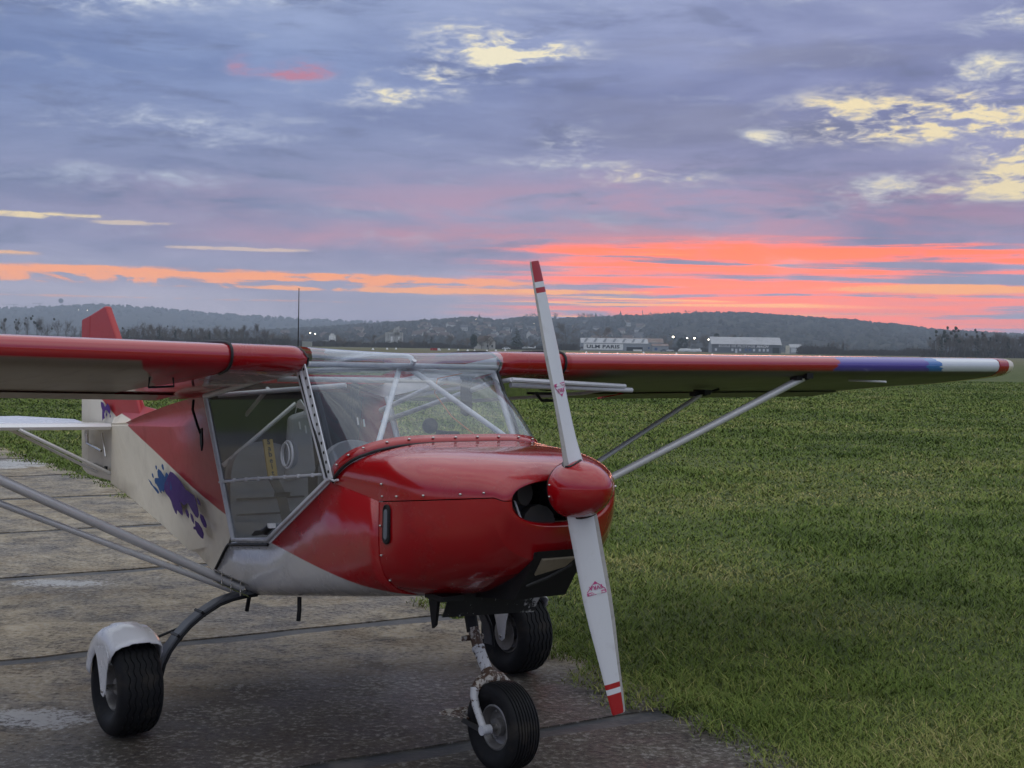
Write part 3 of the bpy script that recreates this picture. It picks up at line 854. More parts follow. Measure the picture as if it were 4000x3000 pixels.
# screws: one mesh, many copies
g = G(); g.sphere((0, 0, 0), 0.0075, 0, 10, 6, (1, 1, 0.7)); screw0 = None
SCREW = None
def screw(p, s=1.0, mat=None):
    global SCREW
    if SCREW is None:
        o = g.build('screw', M['steel'], plane, smooth=True); SCREW = o.data
    else:
        o = link(bpy.data.objects.new('screw', SCREW), plane)
    s *= 0.88; o.location = p; o.scale = (s, s, s)
    return o
def surf_y(x, z):
    """half width of the cowl at x and height z"""
    for a, b in zip(STN, STN[1:]):
        if a[0] <= x <= b[0]:
            k = (x - a[0]) / (b[0] - a[0]); q = [a[i] + (b[i] - a[i]) * k for i in range(6)]
            zc = seam_z(x)
            if z >= zc: t = (z - zc) / (q[2] - zc); n = q[4]
            else: t = (zc - z) / (zc - q[3]); n = q[5]
            return q[1] * max(0, 1 - min(1, t) ** n) ** (1 / n)
    return W2
for x in (1.285, 1.42, 1.55): screw((x, -surf_y(x, seam_z(x) + 0.016) - 0.003, seam_z(x) + 0.016))
for x in (1.19, 1.615): screw((x, -surf_y(x, seam_z(x) + 0.018) - 0.002, seam_z(x) + 0.018), 0.9)
for z in (1.145, 0.985, 0.87, 0.77): screw((1.185, -surf_y(1.185, z) - 0.004, z))
screw((1.625, 0.309, seam_z(1.625) + 0.02))
# red flange under the windscreen with its black seal
yy = [-W2 * math.cos(math.pi * i / 60) for i in range(61)]
def screen_pt(y, k):
    """k = 0 at the base line, 1 at the wing's leading edge"""
    t = abs(y) / W2
    b = V3((base_x(y), y, base_z(y)))
    tx = 0.533 + 0.055 * (1 - t ** 4); top = V3((tx, y * 0.985, 1.578))
    p = b.lerp(top, k)
    bulge = 0.045 * math.sin(math.pi * k) * (1 - t ** 6)
    return p + V3((bulge * 0.8, 0, bulge * 0.6))
fl = G()
lowr = [screen_pt(y, 0) + V3((0.012, 0, 0.002)) for y in yy]; hir = [screen_pt(y, 0.085) + V3((0.006, 0, 0.004)) for y in yy]
for p in lowr + hir:
    if abs(p.y) > 0.45: p.y += math.copysign(0.006, p.y)
fl.loft([lowr, hir], 0, ring_closed=False)
flange = fl.build('windscreen_flange', M['red'], plane, smooth=True); so = flange.modifiers.new('thick', 'SOLIDIFY'); so.thickness = 0.004
g2 = G(); g2.tube([p + V3((0.004, math.copysign(0.004, p.y) if abs(p.y) > 0.4 else 0, 0.001)) for p in lowr], 0.0065, 8); g2.build('seal', M['trim'], plane, smooth=True)
for y in (-0.497, -0.478, -0.44, -0.37, -0.28, -0.17, -0.06, 0.05, 0.16, 0.27, 0.36):
    p = screen_pt(y, 0.045); screw(p + V3((0.010, -0.012 if y < -0.43 else 0, 0.008)))
# windscreen sheet
sc_ = G(); ks = [0, .12, .25, .4, .55, .7, .85, 1.0]
sc_.loft([[screen_pt(y, k) for y in yy] for k in ks], 0, ring_closed=False)
sc_.build('windscreen', M['screen'], plane, smooth=True)

# ------------------------------------------------------------------ wings
INC = 0.140
def airfoil(flat=False):
    U = [(0, 0.0), (.006, .026), (.022, .043), (.05, .054), (.10, .063), (.20, .076), (.35, .093), (.55, .105), (.80, .095), (1.05, .070), (1.30, .035), (1.49, .004)]
    L = [(1.49, -.004), (1.25, -.012), (0.9, -.026), (0.5, -.050), (0.25, -.055), (.12, -.056), (.06, -.052), (.025, -.040), (.006, -.022)]
    return U + L
def wing_z(y): return 1.617 + 0.0125 * abs(y)
def wing_section(y, s0=1.0, x_le=0.60, lift=0.0, chord=1.0, th=1.0):
    zc = wing_z(y) + lift
    return [V3((x_le - s * chord, y, zc - s * chord * INC + t * th)) for s, t in airfoil()]
def build_wing(sg):
    g = G(); tip = 4.62
    ys = [0.90 if sg > 0 else 0.86] + [1.2 + i * 0.4 for i in range(8)] + [4.15, 4.335]
    rings = [wing_section(sg * y) for y in ys]
    g.loft(rings, 0, cap=True)
    w = g.build('wing', M['wing'], plane, smooth=True); recalc(w)
    w['label'] = 'port wing with red, purple and white leading edge' if sg > 0 else 'starboard wing, red on top with ivory underside'
    # root fairing in front of the cabin side: narrows and slants towards the screen
    g = G(); R = []
    for k, y in enumerate((0.86 if sg < 0 else 0.90, 0.70, 0.58, 0.545, 0.50)):
        sl = (0, 0, 0, 0.01, 0.03)[k]
        R.append([V3((p.x + 0.0 - (0.08 * max(0, (p.z - wing_z(y)) / 0.06) if k == 4 and p.x > 0.4 else 0), p.y, p.z)) for p in wing_section(sg * y, x_le=0.603 - sl, th=1.03 - 0.03 * (k == 4))])
    g.loft(R, 0, cap=True)
    f_ = g.build('wing_root_fairing', M['red'], plane, smooth=True); recalc(f_)
    # black cord and black edge trim round the leading edge
    g = G(); sec = wing_section(sg * 0.86, x_le=0.608, th=1.08)
    idx = list(range(17, len(sec))) + list(range(0, 7))
    g.tube([sec[i] for i in idx], 0.0062, 8)
    g.build('cord', M['trim'], plane, smooth=True)
    g = G(); sec = [V3((p.x - 0.004, p.y, p.z)) for p in R[-1]]
    g.tube([sec[i] + V3((0.004, 0, 0)) for i in list(range(17, len(sec))) + list(range(0, 8))], 0.006, 8)
    g.build('edge_trim', M['trim'], plane, smooth=True)
    # white longeron of the cover end, red band and cream tip
    g = G(); R = []
    for y, dx, k in ((4.337, 0, 1), (4.39, 0.001, 1.01), (4.44, 0.006, 1.01)):
        R.append(wing_section(sg * y, x_le=0.605 - dx, chord=1 - dx / 1.5, th=k))
    g.loft(R, 0, cap=True); o = g.build('tip_band', M['red'], plane, smooth=True); recalc(o)
    g = G(); R = []
    for y, dx, k in ((4.442, 0.012, 1.0), (4.50, 0.024, 0.97), (4.56, 0.050, 0.88), (4.60, 0.09, 0.74), (4.63, 0.16, 0.5), (4.64, 0.24, 0.25)):
        R.append(wing_section(sg * y, x_le=0.600 - dx, chord=1 - dx / 1.2, th=k))
    g.loft(R, 0, cap=True); o = g.build('wing_tip', M['cream'], plane, smooth=True); recalc(o)
    # aileron / flap hinge line: a trailing panel hanging a little below
    for nm, y0, y1, dz in (('flap', 0.56, 2.3, -0.004), ('aileron', 2.34, 4.32, -0.012)):
        g = G(); rr = []
        for y in (y0, y1):
            z0 = wing_z(y) - 1.30 * INC; x0 = 0.60 - 1.30
            rr.append([V3((x0, sg * y, z0 - 0.012)), V3((x0 + 0.03, sg * y, z0 - 0.016)), V3((x0 - 0.22, sg * y, z0 - 0.24 * INC - 0.012 + dz)), V3((x0 - 0.23, sg * y, z0 - 0.24 * INC - 0.004 + dz)), V3((x0 - 0.05, sg * y, z0 - 0.004))])
        g.loft(rr, 0, cap=True); o = g.build(nm, M['wing'], plane); recalc(o)
    # tie-down loops and hinge brackets under the wing
    g = G()
    def under(x, y): return wing_z(y) - (0.60 - x) * INC - 0.05
    for y in (1.02,):
        x = 0.30; z = under(x, y)
        g.tube([(x - 0.03, sg * (y - 0.05), z), (x - 0.03, sg * (y - 0.055), z - 0.045), (x - 0.03, sg * (y + 0.055), z - 0.05), (x - 0.03, sg * (y + 0.05), z)], 0.005, 6)
    g.build('step_loop', M['black'], plane, smooth=True)
    # struts
    foot = V3((-0.02, sg * 0.51, 0.560)); 
    ft = V3((0.52, sg * 2.62, under(0.52, 2.62) - 0.012)); rt = V3((-0.32, sg * 2.66, under(-0.32, 2.66) - 0.012))
    g = G(); g.tube([foot + V3((0.02, 0, 0.012)), ft], 0.0205, 14); st = g.build('lift_strut', M['alu'], plane, smooth=True)
    g = G(); g.tube([foot + V3((-0.04, 0, -0.012)), rt], 0.0145, 14); st = g.build('lift_strut', M['alu'], plane, smooth=True)
    for q, tgt in ((ft, 0), (rt, 1)):
        g = G(); g.box(q + V3((0, 0, 0.012)), (0.10, 0.05, 0.03)); g.box(q + V3((-0.01, -sg * 0.03, 0.0)), (0.05, 0.08, 0.028)); g.tube([q + V3((0, sg * 0.02, 0.0)), q + V3((-0.02, sg * 0.16, 0.03))], 0.008, 8)
        g.tube([q + V3((0.04, 0, 0.0)), q + V3((-0.05, 0, -0.012))], 0.009, 8)
        g.build('strut_fitting', M['black'], plane, smooth=True)
    g = G(); m1 = foot.lerp(ft, 0.985)
    a_ = foot + V3((0.03, -sg * 0.02, 0.002)); d_ = (ft - foot).normalized()
    for s2 in (-0.03, 0.03):
        g.plate([a_ + V3((-0.022, 0, s2 * 0.85)), a_ + V3((0.024, 0, s2 * 0.85)), a_ + V3((0.024, 0, s2 * 0.85)) + d_ * 0.20, a_ + V3((-0.022, 0, s2 * 0.85)) + d_ * 0.20], (0, 0, 0.004))
    for k in (0.04, 0.10, 0.16): g.tube([a_ + d_ * k + V3((0, 0, -0.038)), a_ + d_ * k + V3((0, 0, 0.036))], 0.0045, 8)
    g.build('strut_bracket', M['steel'], plane, smooth=True)
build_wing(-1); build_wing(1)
# pitot-like white tube outboard under the port wing
g = G(); g.tube([(0.40, 3.15, 1.565), (0.66, 3.16, 1.563)], 0.006, 8); g.build('pitot_tube', M['white_tube'], plane, smooth=True)
# clear centre section over the cabin
g = G(); R = []
for y in [-0.495 + 0.99 * i / 12 for i in range(13)]:
    sag = 0.010 * (1 - (y / 0.5) ** 2)
    sec = wing_section(y)[:9]
    lead = [V3((0.553, y, 1.573)), V3((0.585, y, 1.592))]
    R.append([V3((p.x, p.y, p.z - sag)) for p in lead + sec])
g.loft(R, 0, ring_closed=False); g.build('roof_glazing', M['roofglass'], plane, smooth=True)
g = G(); sec = wing_section(0.0)[:9]
g.tube([V3((p.x - 0.004, 0.01, p.z - 0.022)) for p in sec[1:]], 0.011, 8); g.tube([(0.58, 0.01, 1.60), (0.60, 0.01, 1.625)], 0.011, 8)
g.build('roof_rib', M['white_tube'], plane, smooth=True)

# cabin-side rib panels under the wing roots, and the red cover behind the glazing
for sg in (-1, 1):
    zt_ = lambda x: wing_z(0.5) - (0.60 - x) * INC + 0.02
    low = [(0.545, 1.578), (0.20, 1.527), (-0.439, 1.428), (-0.70, 1.408), (-0.90, 1.398)]
    g = G(); g.plate([(x, sg * 0.497, z) for x, z in low] + [(x, sg * 0.497, zt_(x) + 0.012) for x, z in low[::-1]], (0, 0.008, 0))
    g.build('root_panel', M['wing'] if sg < 0 else M['white'], plane)
g = G(); R = []
for y in [-0.496 + 0.992 * i / 10 for i in range(11)]:
    z0 = wing_z(0.5); f = lambda x: z0 - (0.60 - x) * INC
    R.append([V3((-0.455, y, f(-0.455) + 0.066)), V3((-0.62, y, f(-0.62) + 0.045)), V3((-0.80, y, f(-0.80) + 0.016)), V3((-0.905, y, f(-0.905))), V3((-0.905, y, f(-0.905) - 0.008)), V3((-0.62, y, f(-0.62) - 0.0)), V3((-0.455, y, f(-0.455) + 0.02))])
g.loft(R, 0, cap=True); o = g.build('centre_cover', M['red'], plane, True); recalc(o)

# ------------------------------------------------------------------ cabin frame
def tubes(name, lst, r, mat, seg=10):
    for pts in lst:
        g = G(); g.tube(pts, r, seg); g.build(name, mat, plane, smooth=True)
tubes('frame_tube', [
    [(0.55, -0.50, 1.598), (0.55, 0.50, 1.600)],
    [(0.36, -0.50, 1.560), (0.42, 0.0, 1.590), (0.36, 0.50, 1.560)],
    [(0.30, -0.50, 1.530), (0.30, 0.50, 1.530)],
    [(0.50, 0.00, 1.600), (0.945, -0.385, 1.238)],
    [(0.52, 0.02, 1.598), (0.885, 0.395, 1.250)],
    [(-0.40, -0.46, 1.435), (0.05, -0.02, 1.50)],
    [(-0.46, 0.48, 1.36), (0.45, 0.30, 1.545)],
    [(-0.46, 0.49, 1.30), (0.50, 0.48, 1.52)]], 0.0125, M['white_tube'])
tubes('frame_tube', [[(-0.98, -0.30, 1.02), (-0.40, -0.20, 1.47)], [(-0.36, -0.45, 1.10), (-0.30, -0.10, 1.40)]], 0.011, M['alu'])
# starboard door posts and sills
A_, B_, C_, D_, E_ = (V3(p) for p in ((-0.439, -W2, 1.430), (-0.096, -W2, 0.782), (0.255, -W2, 0.823), (0.786, -W2, 1.131), (0.533, -W2, 1.579)))
OUT = V3((0, -0.012, 0))
door = G(); door.tube([p + OUT for p in (A_, B_, C_, D_, E_.lerp(D_, 0.03))], 0.011, 10)
door.tube([D_ + OUT + V3((-0.012, 0, 0)), E_ + OUT + V3((-0.03, 0, 0))], 0.010, 10)
door.tube([A_ + OUT, E_ + OUT + V3((-0.03, 0, 0.0))], 0.014, 10)
dr = door.build('door_frame', M['white_tube'], plane, smooth=True)
def sub(name, gg, mat, parent, smooth=True): return gg.build(name, mat, parent, smooth)
g = G(); g.tube([(-0.252, -W2 - 0.014, 1.033), (0.1, -W2 - 0.020, 1.078), (0.42, -W2 - 0.020, 1.112), (0.731, -W2 - 0.014, 1.147)], 0.006, 8)
for k in range(8): g.box((-0.2 + k * 0.125, -W2 - 0.022, 1.040 + 0.0145 * k * 0.95 + 0.004), (0.008, 0.012, 0.016))
sub('cross_bar', g, M['white_tube'], dr)
g = G(); g.plate([p + OUT * 0.6 for p in (A_, B_, C_, D_, E_)], (0, 0.003, 0)); sub('door_window', g, M['doorglass'], dr, False)
g = G(); rc = V3((0.437, -W2 - 0.016, 1.209))
g.tube([rc + V3((math.cos(a) * 0.046, 0.0, math.sin(a) * 0.058)) for a in [k * math.pi / 12 for k in range(24)]], 0.005, 8, closed=True)
g.tube([rc + V3((math.cos(a) * 0.038, -0.012, math.sin(a) * 0.050)) for a in [k * math.pi / 12 for k in range(24)]], 0.003, 8, closed=True)
sub('vent_ring', g, M['white_tube'], dr)
g = G(); g.tube([(0.31, -W2 - 0.03, 0.885), (0.285, -W2 - 0.035, 0.865), (0.25, -W2 - 0.035, 0.860)], [0.016, 0.018, 0.012], 10)
g.plate([(0.27, -W2 - 0.035, 0.868), (0.20, -W2 - 0.04, 0.858), (0.165, -W2 - 0.04, 0.835), (0.18, -W2 - 0.04, 0.832), (0.26, -W2 - 0.035, 0.848)], (0, 0.014, 0))
sub('door_handle', g, M['black'], dr)
g = G(); g.box((0.318, -W2 - 0.026, 0.892), (0.022, 0.03, 0.02)); sub('handle_catch', g, M['white'], dr)
# flat white post with lightening holes and its black gasket
post = G(); pv = (E_ - D_).normalized(); side = V3((0.028, 0, 0.010))
a0, a1 = D_ + V3((0.018, -0.016, 0.0)), E_ + V3((0.016, -0.016, 0.01))
post.plate([a0, a0 + side, a1 + side, a1], (0, 0.006, 0)); po = post.build('door_post', M['white_tube'], plane)
g = G(); g.tube([a0 + side * 0.5, a0 + side * 0.5 + V3((0.03, 0.0, -0.006)), a0 + V3((0.075, 0, 0.006))], 0.005, 8); g.build('post_foot', M['white_tube'], plane, True)
hole = None
for k in range(12):
    p = a0.lerp(a1, 0.06 + 0.082 * k) + side * 0.55
    if hole is None:
        g = G(); n_ = 10; g.plate([V3((math.cos(q * 2 * math.pi / n_) * 0.0055, 0, math.sin(q * 2 * math.pi / n_) * 0.0068)) for q in range(n_)], (0, 0.002, 0))
        h_ = g.build('hole', M['dark'], po); hole = h_.data
    else: h_ = link(bpy.data.objects.new('hole', hole), po)
    h_.location = p + V3((0, -0.0042, 0))
g = G(); g.tube([D_ + V3((0.006, -0.018, 0.01)), E_ + V3((0.004, -0.018, -0.03))], 0.0065, 8); g.build('gasket', M['trim'], plane, True)
# port window posts seen through the cabin
tubes('frame_tube', [[(0.785, W2 - 0.012, 1.15), (0.54, W2 - 0.012, 1.57)], [(-0.43, W2, 1.43), (-0.09, W2, 0.78)]], 0.016, M['white_tube'])
g = G(); g.tube([V3((p.x, W2 - 0.004, p.z)) for p in (V3((0.80, 0, 1.14)), V3((0.70, 0, 1.35)), V3((0.555, 0, 1.575)))], 0.008, 8); g.build('gasket', M['trim'], plane, True)

# open port door, folded up under the wing on its hinge tube
pd = G(); hz0 = 1.535
P5 = [V3(p) for p in ((0.62, 0.53, 1.545), (0.55, 1.28, 1.520), (0.18, 1.32, 1.475), (-0.34, 0.98, 1.415), (-0.40, 0.53, 1.425))]
pd.tube(P5 + [P5[0]], 0.011, 8)
pdo = pd.build('port_door', M['white_tube'], plane, True); pdo['label'] = 'port door folded up open beneath the wing'
g = G(); g.plate([p + V3((0, 0, 0.0)) for p in P5], (0, 0, 0.003)); sub('door_window', g, M['doorglass'], pdo, False)
g = G(); g.tube([(0.585, 0.55, 1.520), (0.535, 1.34, 1.500)], 0.013, 10); sub('door_edge', g, M['white_tube'], pdo)
g = G(); g.tube([(0.33, 0.90, 1.47), (0.33, 0.93, 1.44), (0.33, 1.03, 1.44), (0.33, 1.06, 1.48)], 0.008, 8); g.plate([(0.30, 0.86, 1.475), (0.36, 0.86, 1.475), (0.36, 1.07, 1.475), (0.30, 1.07, 1.475)], (0, 0, 0.012)); sub('door_handle', g, M['black'], pdo)

# ------------------------------------------------------------------ cabin sides and belly
def side_top(x):
    return interp(x, [(-0.335, 0.594), (-0.163, 0.755), (-0.096, 0.772), (0.255, 0.812), (0.786, 1.122), (1.0, 1.097), (1.168, 1.077)])
def belly(x): return interp(x, [(-0.335, 0.580), (-0.02, 0.522), (0.35, 0.575), (1.17, 0.690)])
g = G(); R = []
for x in (-0.335, -0.28, -0.22, -0.163, -0.096, 0.0, 0.13, 0.255, 0.39, 0.52, 0.65, 0.786, 0.9, 1.0, 1.1, 1.168):
    zt, zb = side_top(x), belly(x)
    r = []
    w = W2 - 0.003 * max(0, (x - 0.8) / 0.37)
    nn = 7.5 if x < 0.8 else 7.5 - 2.9 * min(1, (x - 0.8) / 0.36)
    hh = max(zt - zb, 0.012)
    for i in range(29):
        t = math.pi * i / 28; c_, s_ = math.cos(t), math.sin(t)
        # vertical sides, rounded corner of about 5 cm, flat belly
        e = 2 / nn
        r.append(V3((x, -w * math.copysign(abs(c_) ** e, c_), zt - hh * abs(s_) ** e)))
    R.append(r)
g.loft(R, 0, ring_closed=False); o = g.build('cabin_side', M['side'], plane, smooth=True); recalc(o)
so = o.modifiers.new('thick', 'SOLIDIFY'); so.thickness = 0.004; so.offset = 0
g = G(); g.tube([(0.25, -W2 - 0.008, 0.800), (-0.155, -W2 - 0.008, 0.752), (-0.178, -W2 - 0.008, 0.735), (-0.315, -W2 - 0.008, 0.595)], 0.0062, 8); g.build('panel_trim', M['trim'], plane, True)
for k in range(6): screw((-0.13 + k * 0.072, -W2 - 0.004, 0.738 + k * 0.0085), 0.55)
for k in range(4): screw((-0.185 - k * 0.035, -W2 - 0.004, 0.70 - k * 0.036), 0.55)
# diagonal door sill strip painted as the skin edge
g = G(); g.plate([C_ + V3((0.01, -0.004, -0.018)), D_ + V3((0.0, -0.004, -0.018)), D_ + V3((0, -0.004, 0.0)), C_ + V3((0.0, -0.004, 0.0))], (0, 0.006, 0)); g.build('door_sill', M['white_tube'], plane)
# inspection port on the lower cowl
g = G(); zc0 = 0.994; yk = -surf_y(1.225, zc0) - 0.003
ov = [V3((1.225 + 0.021 * math.cos(t) * 1.0, yk, zc0 + (0.052 if math.sin(t) > 0 else -0.052) + 0.02 * math.sin(t))) for t in [k * math.pi / 10 for k in range(20)]]
g.plate(ov, (0, 0.004, 0)); g.tube(ov, 0.0055, 6, closed=True); g.build('inspection_port', M['black'], plane, True)
ov2 = [V3((1.225 + 0.013 * math.cos(t), yk - 0.004, zc0 + (0.045 if math.sin(t) > 0 else -0.045) + 0.013 * math.sin(t))) for t in [k * math.pi / 10 for k in range(20)]]
g = G(); g.plate(ov2, (0, 0.003, 0)); g.build('port_glass', M['dash'], plane)

# ------------------------------------------------------------------ rear fuselage
ST = [  # x, w, top centre z, shoulder z, ridge z, low z
    (-0.80, 0.436, 1.425, 1.408, 1.268, 0.628), (-1.27, 0.350, 1.372, 1.358, 1.238, 0.672), (-1.67, 0.276, 1.318, 1.310, 1.220, 0.702),
    (-2.10, 0.197, 1.268, 1.256, 1.200, 0.732), (-2.50, 0.122, 1.30, 1.199, 1.180, 0.756), (-2.80, 0.066, 1.48, 1.180, 1.165, 0.772), (-2.97, 0.036, 1.60, 1.172, 1.155, 0.782)]
def rear_ring(x, w, zt, zs, zr, zl):
    h = [(0, zt), (w * 0.30, zt + (zs - zt) * 0.75 if zt > zs + 0.05 else zt - 0.002), (w * 0.65, (zs * 0.92 + zt * 0.08) - 0.004 if zt > zs + 0.05 else zs + 0.004), (w * 0.985, zs),
         (w * 0.90, zs * 0.66 + zr * 0.34), (w * 0.90, zs * 0.33 + zr * 0.67), (w, zr), (w * 0.96, zr * 0.75 + zl * 0.25), (w * 0.95, zr * 0.5 + zl * 0.5), (w * 0.965, zr * 0.25 + zl * 0.75), (w * 0.97, zl + 0.012), (w * 0.88, zl), (0, zl - 0.008)]
    left = [V3((x, -a, z)) for a, z in h]; right = [V3((x, a, z)) for a, z in h[1:-1]][::-1]
    return left + right
def front_ring():
    h = [(-0.50, 0, 1.475), (-0.49, 0.2, 1.470), (-0.47, 0.40, 1.455), (-0.445, 0.50, 1.425), (-0.42, 0.50, 1.385), (-0.385, 0.50, 1.33), (-0.352, 0.50, 1.27), (-0.28, 0.50, 1.13), (-0.205, 0.50, 0.99), (-0.125, 0.50, 0.835), (-0.17, 0.50, 0.755), (-0.325, 0.495, 0.595), (-0.34, 0, 0.585)]
    left = [V3((x, -y, z)) for x, y, z in h]; right = [V3((x, y, z)) for x, y, z in h[1:-1]][::-1]
    return left + right
fr_ = front_ring(); first = rear_ring(*ST[0])
g = G(); g.loft([fr_, [a.lerp(b, 0.5) for a, b in zip(fr_, first)]] + [rear_ring(*s) for s in ST], 0)
o = g.build('rear_fuselage', M['rear'], plane, smooth=True); recalc(o); o.data.polygons.foreach_set('use_smooth', [True] * len(o.data.polygons))
# darker strap where the wing wire meets the side, and the black cable with its plate
g = G(); g.tube([(-0.60, -0.50, 1.405), (-0.575, -0.515, 1.36), (-0.52, -0.512, 1.285), (-0.49, -0.510, 1.25)], 0.0065, 8)
g.plate([(-0.50, -0.507, 1.265), (-0.475, -0.507, 1.275), (-0.465, -0.507, 1.20), (-0.475, -0.507, 1.165), (-0.49, -0.507, 1.20)], (0, 0.008, 0)); g.build('cable', M['black'], plane, True)
# coloured splashes stuck on the fabric
SPL = {
    'blue1': [(-1.447,-0.32,1.0),(-1.383,-0.332,0.994),(-1.319,-0.344,0.979),(-1.257,-0.356,0.965),(-1.242,-0.358,0.969),(-1.262,-0.355,0.987),(-1.244,-0.358,0.998),(-1.206,-0.365,0.992),(-1.167,-0.372,0.976),(-1.136,-0.378,0.965),(-1.104,-0.384,0.929),(-1.11,-0.383,0.913),(-1.162,-0.373,0.924),(-1.224,-0.362,0.935),(-1.278,-0.352,0.943),(-1.316,-0.345,0.936),(-1.299,-0.348,0.918),(-1.293,-0.349,0.887),(-1.327,-0.343,0.889),(-1.351,-0.338,0.893),(-1.357,-0.337,0.874),(-1.397,-0.33,0.882),(-1.438,-0.322,0.898),(-1.487,-0.313,0.911),(-1.52,-0.307,0.914),(-1.538,-0.304,0.93),(-1.526,-0.306,0.943),(-1.509,-0.309,0.936),(-1.491,-0.313,0.946),(-1.465,-0.317,0.93),(-1.384,-0.332,0.917),(-1.41,-0.327,0.941),(-1.452,-0.32,0.961),(-1.467,-0.317,0.984)],
    'blue2': [(-1.708,-0.273,0.922),(-1.636,-0.286,0.913),(-1.585,-0.295,0.898),(-1.486,-0.313,0.89),(-1.428,-0.324,0.879),(-1.423,-0.325,0.869),(-1.443,-0.321,0.864),(-1.501,-0.311,0.875),(-1.584,-0.295,0.89),(-1.634,-0.286,0.897),(-1.678,-0.278,0.911)],
    'blue3': [(-1.516,-0.308,1.014),(-1.493,-0.312,1.012),(-1.483,-0.314,0.999),(-1.492,-0.312,0.991),(-1.515,-0.308,0.998),(-1.526,-0.306,1.008)],
    'blue4': [(-1.356,-0.337,1.035),(-1.324,-0.343,1.029),(-1.307,-0.346,1.013),(-1.314,-0.345,1.002),(-1.345,-0.339,1.009),(-1.365,-0.336,1.022)],
    'blue5': [(-1.61,-0.29,0.963),(-1.582,-0.296,0.959),(-1.564,-0.299,0.945),(-1.572,-0.298,0.938),(-1.602,-0.292,0.945),(-1.616,-0.289,0.956)],
    'pur1': [(-1.148,-0.376,1.01),(-1.081,-0.388,1.009),(-0.979,-0.407,0.995),(-0.872,-0.426,0.972),(-0.794,-0.441,0.949),(-0.76,-0.447,0.94),(-0.687,-0.46,0.941),(-0.608,-0.475,0.938),(-0.568,-0.482,0.916),(-0.527,-0.49,0.887),(-0.499,-0.495,0.854),(-0.517,-0.492,0.836),(-0.561,-0.484,0.838),(-0.654,-0.466,0.861),(-0.735,-0.451,0.887),(-0.832,-0.434,0.903),(-0.821,-0.436,0.865),(-0.849,-0.43,0.872),(-0.9,-0.421,0.895),(-0.943,-0.413,0.9),(-0.913,-0.419,0.881),(-0.862,-0.428,0.852),(-0.841,-0.432,0.822),(-0.851,-0.43,0.811),(-0.907,-0.42,0.818),(-0.976,-0.407,0.827),(-0.974,-0.408,0.803),(-1.006,-0.402,0.807),(-1.066,-0.391,0.83),(-1.112,-0.382,0.857),(-1.158,-0.374,0.872),(-1.234,-0.36,0.884),(-1.281,-0.351,0.9),(-1.296,-0.348,0.925),(-1.277,-0.352,0.935),(-1.222,-0.362,0.918),(-1.162,-0.373,0.919),(-1.101,-0.384,0.901),(-1.018,-0.399,0.87),(-1.012,-0.401,0.88),(-1.073,-0.389,0.913),(-1.097,-0.385,0.943),(-1.136,-0.378,0.965),(-1.16,-0.373,0.996)],
    'pur2': [(-0.773,-0.445,0.855),(-0.732,-0.452,0.848),(-0.704,-0.457,0.833),(-0.709,-0.456,0.814),(-0.75,-0.449,0.822),(-0.785,-0.442,0.838)],
    'pur3': [(-0.676,-0.462,0.844),(-0.632,-0.47,0.836),(-0.601,-0.476,0.819),(-0.593,-0.478,0.798),(-0.636,-0.47,0.808),(-0.671,-0.463,0.826)],
    'pur4': [(-0.579,-0.48,0.817),(-0.509,-0.493,0.814),(-0.44,-0.504,0.795),(-0.417,-0.504,0.771),(-0.423,-0.504,0.747),(-0.453,-0.503,0.749),(-0.517,-0.492,0.762),(-0.556,-0.484,0.775),(-0.601,-0.476,0.772),(-0.606,-0.475,0.783),(-0.564,-0.483,0.79)],
    'pur5': [(-0.469,-0.501,0.862),(-0.428,-0.504,0.856),(-0.399,-0.504,0.835),(-0.385,-0.504,0.816),(-0.39,-0.504,0.802),(-0.415,-0.504,0.806),(-0.445,-0.504,0.825),(-0.474,-0.5,0.845)],
    'pur6': [(-0.557,-0.484,0.935),(-0.505,-0.494,0.925),(-0.473,-0.5,0.911),(-0.478,-0.499,0.9),(-0.522,-0.491,0.906)],
    'fin1': [(-3.159,-0.03,1.305),(-3.111,-0.03,1.3),(-3.08,-0.03,1.27),(-3.034,-0.03,1.299),(-2.995,-0.03,1.28),(-2.979,-0.03,1.254),(-2.989,-0.03,1.227),(-3.041,-0.03,1.252),(-3.07,-0.03,1.254),(-3.092,-0.03,1.229),(-3.082,-0.03,1.199),(-3.105,-0.03,1.194),(-3.12,-0.03,1.18),(-3.129,-0.03,1.207),(-3.127,-0.03,1.248),(-3.152,-0.03,1.274)],
    'fin2': [(-3.058,-0.03,1.237),(-3.038,-0.03,1.228),(-3.041,-0.03,1.211),(-3.061,-0.03,1.22)],
    'fin3': [(-2.985,-0.03,1.227),(-2.97,-0.03,1.217),(-2.98,-0.03,1.207),(-2.992,-0.03,1.216)]}
def splash(key, mat):
    pts = SPL[key]; off = V3((-0.05, -1.0, 0)).normalized() * 0.010
    if key.startswith('fin'): off = V3((0, -0.012, 0))
    bm = bmesh.new(); vs = [bm.verts.new(V3(p) + off) for p in pts]; f = bm.faces.new(vs); bmesh.ops.triangulate(bm, faces=[f])
    me = bpy.data.meshes.new('paint_splash'); bm.to_mesh(me); bm.free(); me.materials.append(mat)
    o = link(bpy.data.objects.new('paint_splash', me), plane)
    s_ = o.modifiers.new('thick', 'SOLIDIFY'); s_.thickness = 0.0015; s_.offset = 0
for k in SPL: splash(k, M['blue'] if k.startswith('blue') else M['purple'])

